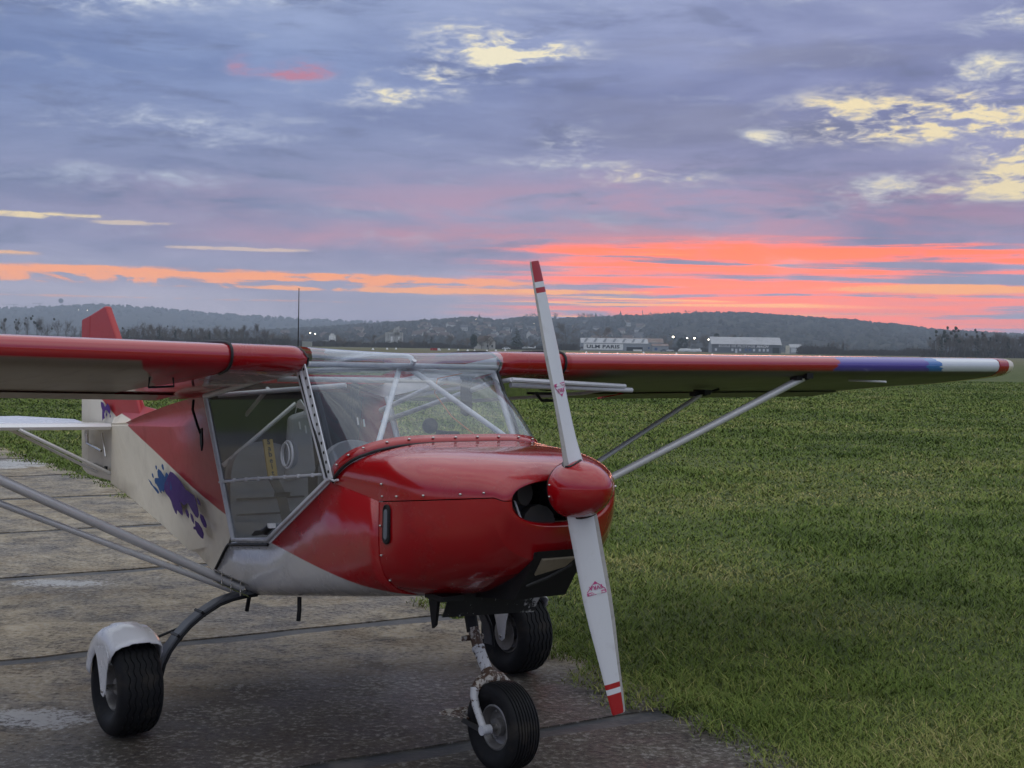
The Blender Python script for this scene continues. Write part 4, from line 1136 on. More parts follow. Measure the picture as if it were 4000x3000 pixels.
# ------------------------------------------------------------------ tail
g = G(); g.plate([(-3.159, 0, 1.933), (-3.145, 0, 1.915), (-2.95, 0, 1.72), (-2.60, 0, 1.36), (-2.50, 0, 1.24), (-2.85, 0, 1.10), (-2.97, 0, 1.02), (-2.97, 0, 0.79), (-3.44, 0, 0.80), (-3.452, 0, 1.881), (-3.19, 0, 1.935)], (0, 0.045, 0))
o = g.build('tail_fin', M['fin'], plane); bv = o.modifiers.new('round', 'BEVEL'); bv.width = 0.014; bv.segments = 3
g = G(); g.plate([(-3.458, 0, 1.879), (-3.62, 0, 1.852), (-3.63, 0, 1.84), (-3.585, 0, 0.92), (-3.56, 0, 0.83), (-3.447, 0, 0.80)], (0, 0.036, 0))
o = g.build('rudder', M['rudder'], plane); bv = o.modifiers.new('round', 'BEVEL'); bv.width = 0.008; bv.segments = 2
for sg in (-1, 1):
    g = G()
    prof = [(0.0, 0.0), (-0.02, 0.020), (-0.12, 0.020), (-0.34, 0.012), (-0.34, -0.012), (-0.12, -0.016), (-0.02, -0.020)]
    g.loft([[V3((-2.955 - sw + a, sg * y, 1.150 + b)) for a, b in prof] for y, sw in ((0.04, 0.0), (0.7, 0.03), (1.18, 0.10))], 0, cap=True)
    o = g.build('tailplane', M['white'], plane, True); recalc(o)
    g = G()
    R = []
    for y, c0, lift in ((0.10, 0.20, 0.012), (0.42, 0.36, 0.028), (0.85, 0.33, 0.024), (1.18, 0.22, 0.016)):
        xh = -3.30 - (0.03 if y > 0.5 else 0)
        R.append([V3((xh, sg * y, 1.162)), V3((xh - c0, sg * y, 1.162 + lift)), V3((xh - c0, sg * y, 1.154 + lift)), V3((xh, sg * y, 1.140))])
    g.loft(R, 0, cap=True); o = g.build('elevator', M['white'], plane, True); recalc(o)
    g = G(); g.tube([(-2.98, sg * 0.62, 1.135), (-2.99, sg * 0.03, 0.845)], 0.0115, 8); g.build('tail_strut', M['alu'], plane, True)
    g = G(); g.tube([(-3.27, sg * 0.62, 1.135), (-3.25, sg * 0.03, 0.835)], 0.010, 8); g.build('tail_strut', M['alu'], plane, True)
g = G(); g.tube([(-3.36, -0.06, 1.15), (-3.37, -0.06, 1.08), (-3.36, -0.06, 1.015)], [0.012, 0.016, 0.010], 8); g.tube([(-3.36, -0.06, 1.02), (-3.10, -0.055, 0.985)], 0.009, 8); g.tube([(-3.13, -0.04, 1.10), (-3.06, -0.04, 0.95)], 0.006, 8)
g.build('control_rod', M['steel'], plane, True)
g = G(); g.box((-3.02, -0.05, 0.87), (0.03, 0.012, 0.04)); g.tube([(-3.30, -0.035, 0.885), (-3.05, -0.045, 0.865)], 0.008, 8); g.build('tail_bracket', M['black'], plane, True)
g = G(); g.tube([(-0.478, 0.0, 1.60), (-0.480, 0.0, 1.80), (-0.482, 0.0, 1.975)], [0.0035, 0.0028, 0.0022], 6); g.tube([(-0.478, 0, 1.585), (-0.478, 0, 1.61)], 0.012, 8)
g.build('whip_antenna', M['black'], plane, True)

# ------------------------------------------------------------------ inside the cabin
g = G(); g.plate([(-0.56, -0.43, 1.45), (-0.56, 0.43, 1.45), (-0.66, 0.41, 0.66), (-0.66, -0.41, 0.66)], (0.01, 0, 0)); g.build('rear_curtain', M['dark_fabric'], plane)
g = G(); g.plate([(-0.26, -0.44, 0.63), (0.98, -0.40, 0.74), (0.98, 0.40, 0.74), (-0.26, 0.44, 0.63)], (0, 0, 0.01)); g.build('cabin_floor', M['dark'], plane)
def seat(y0, name_l, mat):
    w = 0.195
    # backrest: rounded top
    out = []
    for i in range(15):
        t = math.pi * i / 14
        out.append((math.cos(t) * w, 1.02 + math.sin(t) ** 0.75 * 0.185))
    out += [(-w * 1.0, 0.70), (w * 1.0, 0.70)]
    g = G()
    def P(y, z, d): return V3((-0.30 + (1.2 - z) * 0.06 + d - 0.0, y0 + y, z))
    front = [P(y, z, 0.03 - 0.06 * (1 - (y / w) ** 2)) for y, z in out]; back = [P(y * 0.97, z, -0.05) for y, z in out]
    n = len(out)
    cf = V3((-0.30 - 0.02, y0, 0.98))
    g.add(front + back, [(i, (i + 1) % n, (i + 1) % n + n, i + n) for i in range(n)] + [tuple(range(n))] + [tuple(range(2 * n - 1, n - 1, -1))])
    o = g.build('seat', mat, plane, True); o['label'] = name_l
    bv = o.modifiers.new('round', 'BEVEL'); bv.width = 0.015; bv.segments = 2
    c = G(); c.box((-0.02, y0, 0.70), (0.52, 2 * w, 0.13)); co = c.build('seat_cushion', mat, o); bv = co.modifiers.new('round', 'BEVEL'); bv.width = 0.04; bv.segments = 3
    for k in range(3):
        q = G(); q.box((0.0, y0, 0.775 + 0.0), (0.02, 2 * w * 0.98, 0.008)) if k == 0 else q.box((-0.255 + k * 0.004, y0, 0.80 + k * 0.075), (0.012, 2 * w * 0.9, 0.008))
        q.build('seam', M['dark_fabric'], o)
    return o
s1 = seat(-0.25, 'grey starboard seat with yellow belt pad', M['grey_fabric'])
s2 = seat(0.25, 'grey port seat', M['grey_fabric'])
g = G(); g.box((-0.16, -0.02, 0.78), (0.30, 0.10, 0.10)); g.build('console', M['dash'], plane)
# pale cover of the middle headrest
g = G(); g.plate([(-0.30, -0.14, 1.34), (-0.30, -0.03, 1.37), (-0.27, 0.0, 1.06), (-0.25, -0.18, 1.02)], (0.05, 0, 0)); o = g.build('headrest', M['light_fabric'], plane); bv = o.modifiers.new('round', 'BEVEL'); bv.width = 0.03; bv.segments = 3
# starboard belt: yellow pad, black strap, buckle
a_, b_ = V3((-0.215, -0.29, 1.232)), V3((-0.150, -0.29, 1.055))
g = G(); wv = V3((0, 0.024, 0)); g.plate([a_ - wv, a_ + wv, b_ + wv, b_ - wv], (0.012, 0, 0.004)); pad = g.build('belt_pad', M['yellow'], plane)
g = G(); b2 = V3((-0.06, -0.29, 0.985)); c2 = V3((0.06, -0.30, 0.80))
g.plate([b_ - wv, b_ + wv, b2 + wv, b2 - wv], (0.006, 0, 0.004)); g.plate([b2 - wv, b2 + wv, c2 + wv, c2 - wv], (0.006, 0, 0.004)); g.build('belt', M['belt'], plane)
g = G(); g.box(b2 + V3((0.01, 0, 0)), (0.015, 0.075, 0.022)); g.build('buckle', M['black'], plane)
t = text_mesh('pad_lettering', 'Sabelt', 0.052, M['ink'], pad, depth=0.0006, bold=0.0006)
# letters run down the pad, one under the other
bpy.data.objects.remove(t)
dirv = (b_ - a_); nrm = V3((0.94, 0, 0.345))
for i, ch in enumerate('Sabelt'):
    t = text_mesh('letter', ch, 0.036, M['ink'], pad, depth=0.0006, bold=0.0008, align='CENTER')
    zax = nrm; yax = -dirv.normalized(); xax = yax.cross(zax).normalized()
    rot = Matrix((xax, yax, zax)).transposed().to_4x4()
    p = a_ + dirv * ((i + 0.85) / 6.2) + nrm * 0.008
    t.matrix_local = Matrix.Translation(p) @ rot
# glare shield, compass ball, cable, hanging dark strap
g = G(); R = []
for x, dz, ww in ((0.62, -0.05, 0.44), (0.66, 0.0, 0.45), (0.80, 0.015, 0.46), (1.02, -0.005, 0.42)):
    R.append([V3((x, ww * math.sin(a), 1.04 + dz + 0.235 * max(0.0, math.cos(a)) ** 0.6)) for a in [-1.5 + 3.0 * k / 16 for k in range(17)]])
g.loft(R, 0, ring_closed=False); g.add(R[0], [tuple(range(16, -1, -1))]); g.build('glareshield', M['dash'], plane, True)
g = G(); g.sphere((0.60, 0.10, 1.335), 0.036, 0, 16, 10); g.build('compass', M['black'], plane, True)
g = G(); g.box((0.66, 0.17, 1.298), (0.05, 0.06, 0.03)); g.tube([(0.62, 0.12, 1.305), (0.66, 0.16, 1.30)], 0.014, 8); g.build('instrument_mount', M['black'], plane, True)
g = G(); g.tube([(0.55, 0.30, 1.57), (0.56, 0.16, 1.545), (0.60, 0.12, 1.48), (0.68, 0.16, 1.38), (0.80, 0.24, 1.28)], 0.003, 6); g.build('orange_wire', M['orange'], plane, True)
g = G(); g.plate([(0.30, 0.47, 1.555), (0.37, 0.47, 1.560), (0.37, 0.475, 1.38), (0.335, 0.475, 1.365), (0.30, 0.475, 1.38)], (0, 0.02, 0)); g.build('hanging_strap', M['black'], plane)
# roof-mounted belt anchor, small white clips
g = G(); g.plate([(-0.05, -0.22, 1.42), (-0.02, -0.22, 1.43), (0.03, -0.22, 1.395), (0.028, -0.22, 1.36), (0.018, -0.22, 1.385), (-0.06, -0.22, 1.39), (-0.07, -0.22, 1.365)], (0, 0.006, 0)); g.build('clip', M['white'], plane)
for y, x, z in ((-0.22, -0.03, 1.325), (-0.22, 0.03, 1.31), (0.12, -0.08, 1.34), (0.12, -0.02, 1.335)):
    g = G(); g.tube([(x, y, z), (x + 0.012, y, z - 0.035)], 0.0045, 6); g.build('clip', M['white'], plane, True)
g = G(); g.tube([(0.10, 0.0, 1.50), (0.06, 0.02, 1.46), (0.0, 0.03, 1.40), (-0.02, 0.03, 1.34)], [0.02, 0.022, 0.018, 0.03], 8); g.build('headset', M['black'], plane, True)
g = G(); g.sphere((0.25, 0.02, 1.52), 0.025, 0, 10, 6, (1, 2.2, .7)); g.build('dome_lamp', M['signal'], plane, True)

# ------------------------------------------------------------------ propeller
AX = V3((math.cos(0.10), 0, math.sin(0.10)))
HUB = V3((1.766, 0, 1.159))
def blade(flip):
    PHI = 0.186
    u = V3((0, -math.sin(PHI), math.cos(PHI))); u = (u - AX * u.dot(AX)).normalized()
    if flip: u = -u
    t = AX.cross(u)
    M4 = Matrix((t, AX, u)).transposed().to_4x4()       # local x = tangent, y = axis, z = along the blade
    rs = [0.05, 0.09, 0.13, 0.18, 0.25, 0.33, 0.42, 0.52, 0.62, 0.70, 0.78, 0.83, 0.856, 0.862]
    ch = [0.112, 0.116, 0.118, 0.116, 0.114, 0.113, 0.112, 0.104, 0.089, 0.078, 0.068, 0.061, 0.057, 0.050]
    be = [18, 19, 21, 24, 25.5, 26, 25, 21, 18.5, 17, 15.5, 14, 14, 14]
    th = [0.060, 0.050, 0.038, 0.030, 0.024, 0.020, 0.017, 0.015, 0.012, 0.010, 0.008, 0.006, 0.005, 0.004]
    prof = [(-0.50, 0), (-0.46, 0.32), (-0.36, 0.50), (-0.15, 0.56), (0.12, 0.48), (0.36, 0.26), (0.50, 0.04), (0.50, -0.04), (0.30, -0.10), (0, -0.16), (-0.30, -0.18), (-0.45, -0.16)]
    g = G(); R = []
    for r, c, b, h in zip(rs, ch, be, th):
        b = R_(b); cb, sb = math.cos(b), math.sin(b)
        sweep = 0.0
        R.append([V3((s_ * c * cb - k * h * sb * 1.0, s_ * c * sb + k * h * cb, r)) for s_, k in prof])
    g.loft(R, 0, cap=True)
    n = len(prof)
    for i, f in enumerate(g.f):
        if len(f) == 4:
            ks = {q % n for q in f}; rr = f[0] // n
            if (ks <= {5, 6} or ks <= {6, 7} or ks <= {7, 8}) and 1 <= rr: g.m[i] = 1
    o = g.build('propeller_blade', [M['blade'], M['blade_edge']], plane, True); recalc(o)
    o.matrix_local = Matrix.Translation(HUB) @ M4
    # maker's mark: pink triangle with lettering
    r0 = 0.375; b = R_(25); cb, sb = math.cos(b), math.sin(b)
    def S(a, z, lift=0.0):  # point on the front face
        c = 0.1125; h = 0.0185
        k = interp(a, [(-0.5, 0), (-0.46, .32), (-0.36, .5), (-0.15, .56), (.12, .48), (.36, .26), (.5, .04)])
        return V3((a * c * cb - (k * h + lift) * sb, a * c * sb + (k * h + lift) * cb, z))
    tri = G()
    def strip(poly, lift): tri.add([S(a, z, lift) for a, z in poly], [tuple(range(len(poly)))])
    strip([(-0.34, r0 + 0.026), (0.34, r0 + 0.026), (0.34, r0 + 0.014), (-0.34, r0 + 0.014)], 0.0018)
    strip([(-0.10, r0 - 0.014), (0.10, r0 - 0.014), (0.0, r0 - 0.026)], 0.0018)
    for q in ((-1), (1)):
        strip([(q * 0.34, r0 + 0.012), (q * 0.30, r0 + 0.012), (q * 0.08, r0 - 0.014), (q * 0.11, r0 - 0.014)], 0.0018)
    mk = tri.build('maker_mark', M['pink'], o)
    for body, size, z0, lift, mt in (('EVRA', 0.021, r0 - 0.008, 0.0022, M['pink']), ('PRODUCTION', 0.0095, r0 + 0.0165, 0.003, M['white'])):
        tx = text_mesh('lettering', body, size, mt, o, depth=0.0003, bold=0.0003, align='CENTER')
        # text top points to the tip of the blade's outer end reversed: it reads from the hub
        zax = V3((-sb, cb, 0)); yax = V3((0, 0, 1)); xax = yax.cross(zax)
        p = S(0.0, z0, lift)
        tx.matrix_local = Matrix.Translation(p) @ Matrix((xax, yax, zax)).transposed().to_4x4()
    return o
blade(False); blade(True)
# spinner
def frame_at(base, ax):
    z = ax.normalized(); x = V3((0, 1, 0)); x = (x - z * x.dot(z)).normalized(); y = z.cross(x)
    return Matrix.Translation(base) @ Matrix((x, y, z)).transposed().to_4x4()
g = G(); prof = [(0.0, 0.104), (0.03, 0.108), (0.07, 0.107), (0.11, 0.099), (0.15, 0.083), (0.18, 0.063), (0.20, 0.042), (0.212, 0.020), (0.216, 0.004)]
g.loft([[V3((r * math.cos(k * 2 * math.pi / 32), r * math.sin(k * 2 * math.pi / 32), a)) for k in range(32)] for a, r in prof], 0, cap=True)
sp = g.build('spinner', M['red'], plane, True); sp.matrix_local = frame_at(HUB - AX * 0.045, AX); recalc(sp)
g = G(); g.loft([[V3((r * math.cos(k * 2 * math.pi / 32), r * math.sin(k * 2 * math.pi / 32), a)) for k in range(32)] for a, r in ((-0.012, 0.100), (0.0, 0.105))], 0, cap=True)
sb_ = g.build('spinner_plate', M['black'], plane, True); sb_.matrix_local = frame_at(HUB - AX * 0.045, AX)
# black cuffs where the blades leave the spinner
for fl_ in (False, True):
    PHI = 0.186
    u = V3((0, -math.sin(PHI), math.cos(PHI))); u = (u - AX * u.dot(AX)).normalized() * (-1 if fl_ else 1)
    t = AX.cross(u); b = R_(44); pts = []
    for k in range(20):
        a = k * 2 * math.pi / 20
        ca = math.cos(a) * 0.060; sa = math.sin(a) * 0.034
        lp = t * (ca * math.cos(b) - sa * math.sin(b)) + AX * (ca * math.sin(b) + sa * math.cos(b))
        # height of the spinner skin there
        along = lp.dot(AX) + 0.045; lat = lp.dot(t)
        rr = interp(along, prof) if along > 0 else 0.112
        pts.append(HUB + lp + u * math.sqrt(max(rr * rr - lat * lat, 0.0004)))
    g = G(); g.tube(pts, 0.0045, 8, closed=True); g.build('blade_cuff', M['trim'], plane, True)
for a in (-1.75, -1.35):
    q = HUB - AX * 0.030; t = V3((0, 1, 0)); w_ = AX.cross(t)
    screw(q + (t * math.cos(a) * 0.115 - w_ * 0 + V3((0, 0, 1)) * 0) if False else q + V3((0, math.sin(a) * 0.109, -math.cos(a) * 0.109)), 0.8)

# ------------------------------------------------------------------ intake scoop, deflector plate, bits under the belly
g = G()
A1, B1, C1, D1 = (1.668, 0.915), (1.535, 0.728), (1.12, 0.676), (1.36, 0.82)
yA = (-0.10, 0.13)
n0 = [V3((x, yA[0], z)) for x, z in (A1, B1, C1, D1)]; n1 = [V3((x, yA[1], z)) for x, z in (A1, B1, C1, D1)]
n0 += [V3((x + 0.012, yA[0], z)) for x, z in ()]
g.add(n0 + n1, [(0, 1, 2, 3), (7, 6, 5, 4), (1, 5, 6, 2), (3, 2, 6, 7), (0, 3, 7, 4), (0, 4, 5, 1)])
o = g.build('intake_scoop', M['black'], plane); so = o.modifiers.new('thick', 'SOLIDIFY'); so.thickness = 0.012
g = G(); g.plate([(1.658, -0.072, 0.888), (1.658, 0.085, 0.888), (1.632, 0.055, 0.852), (1.612, -0.072, 0.824)], (0.012, 0, -0.008)); g.build('radiator', M['tan'], plane)
g = G(); g.tube([(1.575, -0.085, 0.778), (1.598, 0.0, 0.806), (1.634, 0.09, 0.856)], 0.008, 8); g.build('hose', M['engine'], plane, True)
g = G(); g.plate([(1.28, -0.235, 0.715), (1.28, 0.225, 0.690), (1.25, 0.205, 0.600), (1.25, -0.245, 0.618)], (0.004, 0, 0)); g.build('deflector_plate', M['chip_plate'], plane)
for pts, r, m_, nm in (([(0.35, -0.40, 0.575), (0.352, -0.40, 0.52), (0.345, -0.40, 0.47)], 0.010, 'black', 'drain_pipe'), ([(-0.10, -0.42, 0.56), (-0.11, -0.42, 0.50), (-0.13, -0.42, 0.44)], 0.010, 'black', 'drain_pipe')):
    g = G(); g.tube(pts, r, 8); g.build(nm, M[m_], plane, True)
g = G(); g.plate([(1.13, -0.23, 0.70), (1.205, -0.23, 0.70), (1.185, -0.23, 0.575), (1.165, -0.23, 0.560)], (0, 0.014, 0)); g.build('blade_antenna', M['black'], plane)
g = G(); g.box((1.27, -0.25, 0.705), (0.13, 0.10, 0.02))
for k in range(6): g.box((1.222 + k * 0.018, -0.25, 0.694), (0.006, 0.09, 0.006))
g.build('belly_vent', M['black'], plane)

# ------------------------------------------------------------------ undercarriage
def tyre_mesh(R, Wd, zig, rim_r, grooves):
    g = G(); nseg = 84
    P = []
    hw = Wd / 2
    side = [(rim_r, -hw * 0.60), (rim_r + 0.012, -hw * 0.72), (rim_r + (R - rim_r) * 0.35, -hw * 0.96), (rim_r + (R - rim_r) * 0.62, -hw * 1.0), (R * 0.93, -hw * 0.90), (R * 0.965, -hw * 0.80)]
    tread = []
    k = len(grooves)
    for q in grooves:
        tread += [(1, q - 0.045, 1), (0, q - 0.022, 1), (0, q + 0.022, 1), (1, q + 0.045, 1)]
    rings = []
    for i in range(nseg):
        a = 2 * math.pi * i / nseg
        ph = zig * (1 if (i % 4) < 2 else -1)
        prof = [(r, y) for r, y in side]
        for up_, q, _ in tread:
            y = (q + ph) * hw
            r = R * (1 - 0.045 * (abs(q)) ** 2.6) - (0.006 if not up_ else 0.0)
            prof.append((r, y))
        prof += [(r, -y) for r, y in side[::-1]]
        rings.append([V3((r * math.cos(a), y, r * math.sin(a))) for r, y in prof])
    g.loft(rings, 0, loop=True, ring_closed=False)
    return g
def wheel(c, R, Wd, name_l, camber=0.0, zig=0.0, rim_r=0.09, grooves=(-.6, -.3, 0, .3, .6), brake=0):
    g = tyre_mesh(R, Wd, zig, rim_r, grooves)
    o = g.build('wheel', M['rubber'], plane, True); o['label'] = name_l
    o.location = c; o.rotation_euler = (camber, 0, 0)
    hw = Wd / 2
    g = G()
    pr_ = [(rim_r + 0.004, -hw * 0.62), (rim_r - 0.004, -hw * 0.66), (rim_r - 0.012, -hw * 0.55), (rim_r - 0.018, -hw * 0.2), (0.055, -hw * 0.12), (0.036, -hw * 0.15), (0.034, -hw * 0.5), (0.018, -hw * 0.52), (0.004, -hw * 0.52)]
    for s_ in (1, -1):
        g.loft([[V3((r * math.cos(k * 2 * math.pi / 28), y * s_, r * math.sin(k * 2 * math.pi / 28))) for k in range(28)] for r, y in pr_], 0)
    for k in range(6):
        a = k * math.pi / 3
        for s_ in (1, -1): g.sphere((0.062 * math.cos(a), -hw * 0.16 * s_, 0.062 * math.sin(a)), 0.007, 0, 6, 4)
    g.build('rim', M['rim'], o, True)
    g = G(); g.tube([(0, -hw * 1.15, 0), (0, hw * 1.15, 0)], 0.013, 10); g.build('axle', M['steel'], o, True)
    if brake:
        g = G(); g.tube([(0, brake * hw * 0.75, 0), (0, brake * hw * 0.80, 0)], 0.085, 24); g.build('brake_disc', M['rim'], o, True)
    return o
MR = 0.209
wz = {-1: MR + 1.04 * -0.01271, 1: MR + 1.04 * 0.01271}
for sg in (-1, 1):
    c = V3((0.012, sg * 1.045, wz[sg]))
    wheel(c, MR, 0.196, 'starboard main wheel under a white mudguard' if sg < 0 else 'port main wheel with brake disc, behind the nose leg', 0, 0.035, 0.098, (-.66, -.40, -.13, .13, .40, .66), brake=-sg)
    # curved flat spring leg
    path = [(0.36, 0.548), (0.44, 0.545), (0.50, 0.541), (0.56, 0.533), (0.62, 0.516), (0.70, 0.474), (0.76, 0.430), (0.81, 0.380), (0.85, 0.330), (0.878, 0.275), (0.892, 0.215), (0.896, 0.17)]
    g = G(); R = []
    for i, (y, z) in enumerate(path):
        a = path[max(i - 1, 0)]; b = path[min(i + 1, len(path) - 1)]
        tv = V3((0, b[0] - a[0], b[1] - a[1])).normalized(); nv = V3((0, -tv.z, tv.y)) * 0.011
        p = V3((-0.02, y, z)); R.append([p + V3((0.034, 0, 0)) + nv, p + V3((-0.034, 0, 0)) + nv, p + V3((-0.034, 0, 0)) - nv, p + V3((0.034, 0, 0)) - nv])
    R = [[V3((q.x, sg * q.y, q.z)) for q in r] for r in R]
    g.loft(R, 0, cap=True); o = g.build('spring_leg', M['leaf'], plane); recalc(o); bv = o.modifiers.new('round', 'BEVEL'); bv.width = 0.004; bv.segments = 2
    o.data.polygons.foreach_set('use_smooth', [True] * len(o.data.polygons)); o.data.set_sharp_from_angle(angle=R_(50))
    g = G(); g.tube([V3((0.018, sg * y, z - 0.008)) for y, z in path[1:]], 0.007, 8); lg = g.build('brake_line', M['black'], plane, True)
    for i in (5, 7): 
        y, z = path[i]; g = G(); g.box((-0.02, sg * y, z), (0.078, 0.012, 0.030), rot=Matrix.Rotation(sg * -0.75, 3, 'X')); g.build('cable_tie', M['black'], plane)
    g = G(); g.tube([(-0.06, sg * 0.70, 0.43), (-0.09, sg * 0.90, 0.36)], 0.006, 6); g.build('stay_wire', M['black'], plane, True)
    # mudguard: deep shell over the top with an arm down each side
    g = G(); cx, cz = 0.012, wz[sg]; R = []
    for k in range(17):
        th_ = R_(54 + 112 * k / 16)               # from the front lip over the top to the rear
        rad = 0.246 + 0.010 * math.sin(math.pi * k / 16)
        wd = 0.110
        e = 0.055
        pr2 = [(-wd, rad - 0.095), (-wd - 0.002, rad - e), (-wd * 0.93, rad - 0.022), (-wd * 0.72, rad - 0.003), (-wd * 0.45, rad + 0.003), (-wd * 0.36, rad + 0.012), (0, rad + 0.013), (wd * 0.36, rad + 0.012), (wd * 0.45, rad + 0.003), (wd * 0.72, rad - 0.003), (wd * 0.93, rad - 0.022), (wd + 0.002, rad - e), (wd, rad - 0.095)]
        R.append([V3((cx + r * math.cos(th_), sg * 1.045 + y, cz + r * math.sin(th_))) for y, r in pr2])
    g.loft(R, 0, ring_closed=False)
    o = g.build('mudguard', M['white'], plane, True); so = o.modifiers.new('thick', 'SOLIDIFY'); so.thickness = 0.005; so.offset = 0
    o['label'] = 'white mudguard over the main wheel'
    for s2 in (-1, 1):
        g = G(); yq = sg * 1.045 + s2 * 0.113
        g.plate([(cx + 0.085, yq, cz + 0.145), (cx + 0.060, yq, cz + 0.075), (cx + 0.048, yq, cz - 0.015), (cx + 0.030, yq, cz - 0.030), (cx + 0.005, yq, cz - 0.022), (cx - 0.02, yq, cz + 0.05), (cx - 0.05, yq, cz + 0.12), (cx - 0.09, yq, cz + 0.165), (cx + 0.05, yq, cz + 0.19)], (0, 0.005, 0))
        ar = g.build('mudguard_arm', M['white'], o)
        g = G(); g.sphere((cx + 0.022, yq + s2 * 0.004, cz - 0.005), 0.010, 0, 10, 6, (1, 0.6, 1)); g.build('bolt', M['steel'], o, True)
# nose wheel and leg
NW = V3((1.335, 0.0, 0.176))
wheel(NW, 0.176, 0.135, 'ribbed nose wheel turned with its rim towards the viewer', 0.012, 0.0, 0.088, (-.7, -.5, -.3, -.1, .1, .3, .5, .7))
g = G(); g.tube([(1.075, 0, 0.70), (1.085, 0, 0.60), (1.112, 0, 0.515)], 0.026, 12); g.build('nose_leg', M['black'], plane, True)
g = G(); g.tube([(1.112, 0, 0.53), (1.14, 0, 0.475), (1.165, 0, 0.435)], [0.024, 0.022, 0.024], 12); g.tube([(1.11, -0.05, 0.49), (1.11, 0.05, 0.49)], 0.012, 8); g.tube([(1.09, 0.03, 0.52), (1.15, 0.035, 0.42)], 0.010, 8); g.build('leg_knuckle', M['rusty2'], plane, True)
g = G(); g.tube([(1.155, 0, 0.452), (1.228, 0, 0.362)], 0.024, 14); g.tube([(1.150, 0, 0.458), (1.158, 0, 0.448)], 0.028, 14); g.build('leg_tube', M['rusty'], plane, True)
g = G(); g.tube([(1.215, 0, 0.375), (1.240, 0, 0.350), (1.255, 0, 0.335)], [0.026, 0.036, 0.030], 14); g.sphere((1.245, 0, 0.348), 0.04, 0, 12, 8, (0.8, 1.3, 0.7))
for s_ in (-1, 1): g.tube([(1.24, 0, 0.352), (1.245, s_ * 0.05, 0.342), (1.252, s_ * 0.082, 0.315)], [0.026, 0.024, 0.019], 12)
g.build('fork_crown', M['rusty2'], plane, True)
for s_ in (-1, 1):
    g = G(); g.tube([(1.250, s_ * 0.080, 0.320), (1.258, s_ * 0.090, 0.290), (1.275, s_ * 0.092, 0.255), (1.300, s_ * 0.090, 0.215), (1.328, s_ * 0.088, 0.172)], [0.019, 0.0165, 0.0155, 0.015, 0.0145], 12); g.build('fork_arm', M['rusty'], plane, True)
    g = G(); g.tube([(1.335, s_ * 0.064, 0.171), (1.335, s_ * 0.106, 0.171)], 0.020, 14); g.build('axle_collar', M['white_tube'], plane, True)
    g = G(); g.plate([(1.325, s_ * 0.098, 0.182), (1.20, s_ * 0.099, 0.190), (1.185, s_ * 0.099, 0.172), (1.33, s_ * 0.098, 0.158)], (0, 0.006, 0)); g.build('tow_lug', M['engine'], plane)
g = G(); g.plate([(1.20, -0.10, 0.19), (1.10, -0.15, 0.195), (1.07, -0.10, 0.195), (1.08, 0.05, 0.195), (1.12, 0.06, 0.195), (1.12, -0.06, 0.19), (1.20, -0.07, 0.185)], (0, 0, 0.006)); g.build('tow_hook', M['rusty2'], plane)
# ------------------------------------------------------------------ far side of the airfield
GF = -0.03
def at(px, D, z=GF): return V3((D * math.tan(az_of(px)), D, z))
def hpx(px, py, D):
    """height above the turf of something seen at picture row py"""
    return CAM_H - GF + (HYp(px) - py) / 5388.0 * D
def bmat(name, rgb, rough=0.8, var=0.25, scale=0.6, rgb2=None):
    m, nt, b = new_mat(name)
    co, x, y, z = obj_xyz()
    n = nx_noise(co, scale, 6, 0.65)
    c2 = rgb2 or tuple(v * 0.45 for v in rgb)
    setc(b, 'Base Color', nx_mix(nx_step(n, 0.42, 0.68) * var, tuple(rgb) + (1,), tuple(c2) + (1,))); b.inputs['Roughness'].default_value = rough
    b.inputs['Specular IOR Level'].default_value = 0.2
    return m
BARK = bmat('bark', (0.085, 0.072, 0.060)); TWIG = bmat('twigs', (0.13, 0.105, 0.085), scale=0.3)
TWIG2 = bmat('russet_twigs', (0.17, 0.125, 0.09), scale=0.3); EVER = bmat('evergreen_needles', (0.018, 0.026, 0.018), scale=0.5)
IVY = bmat('ivy', (0.022, 0.028, 0.016), scale=0.8); MIST = bmat('mistletoe', (0.030, 0.034, 0.018), scale=1.5)
def rnd_perp(d, r):
    v = V3((r.gauss(0, 1), r.gauss(0, 1), r.gauss(0, 1))); v -= d * v.dot(d); return v.normalized()
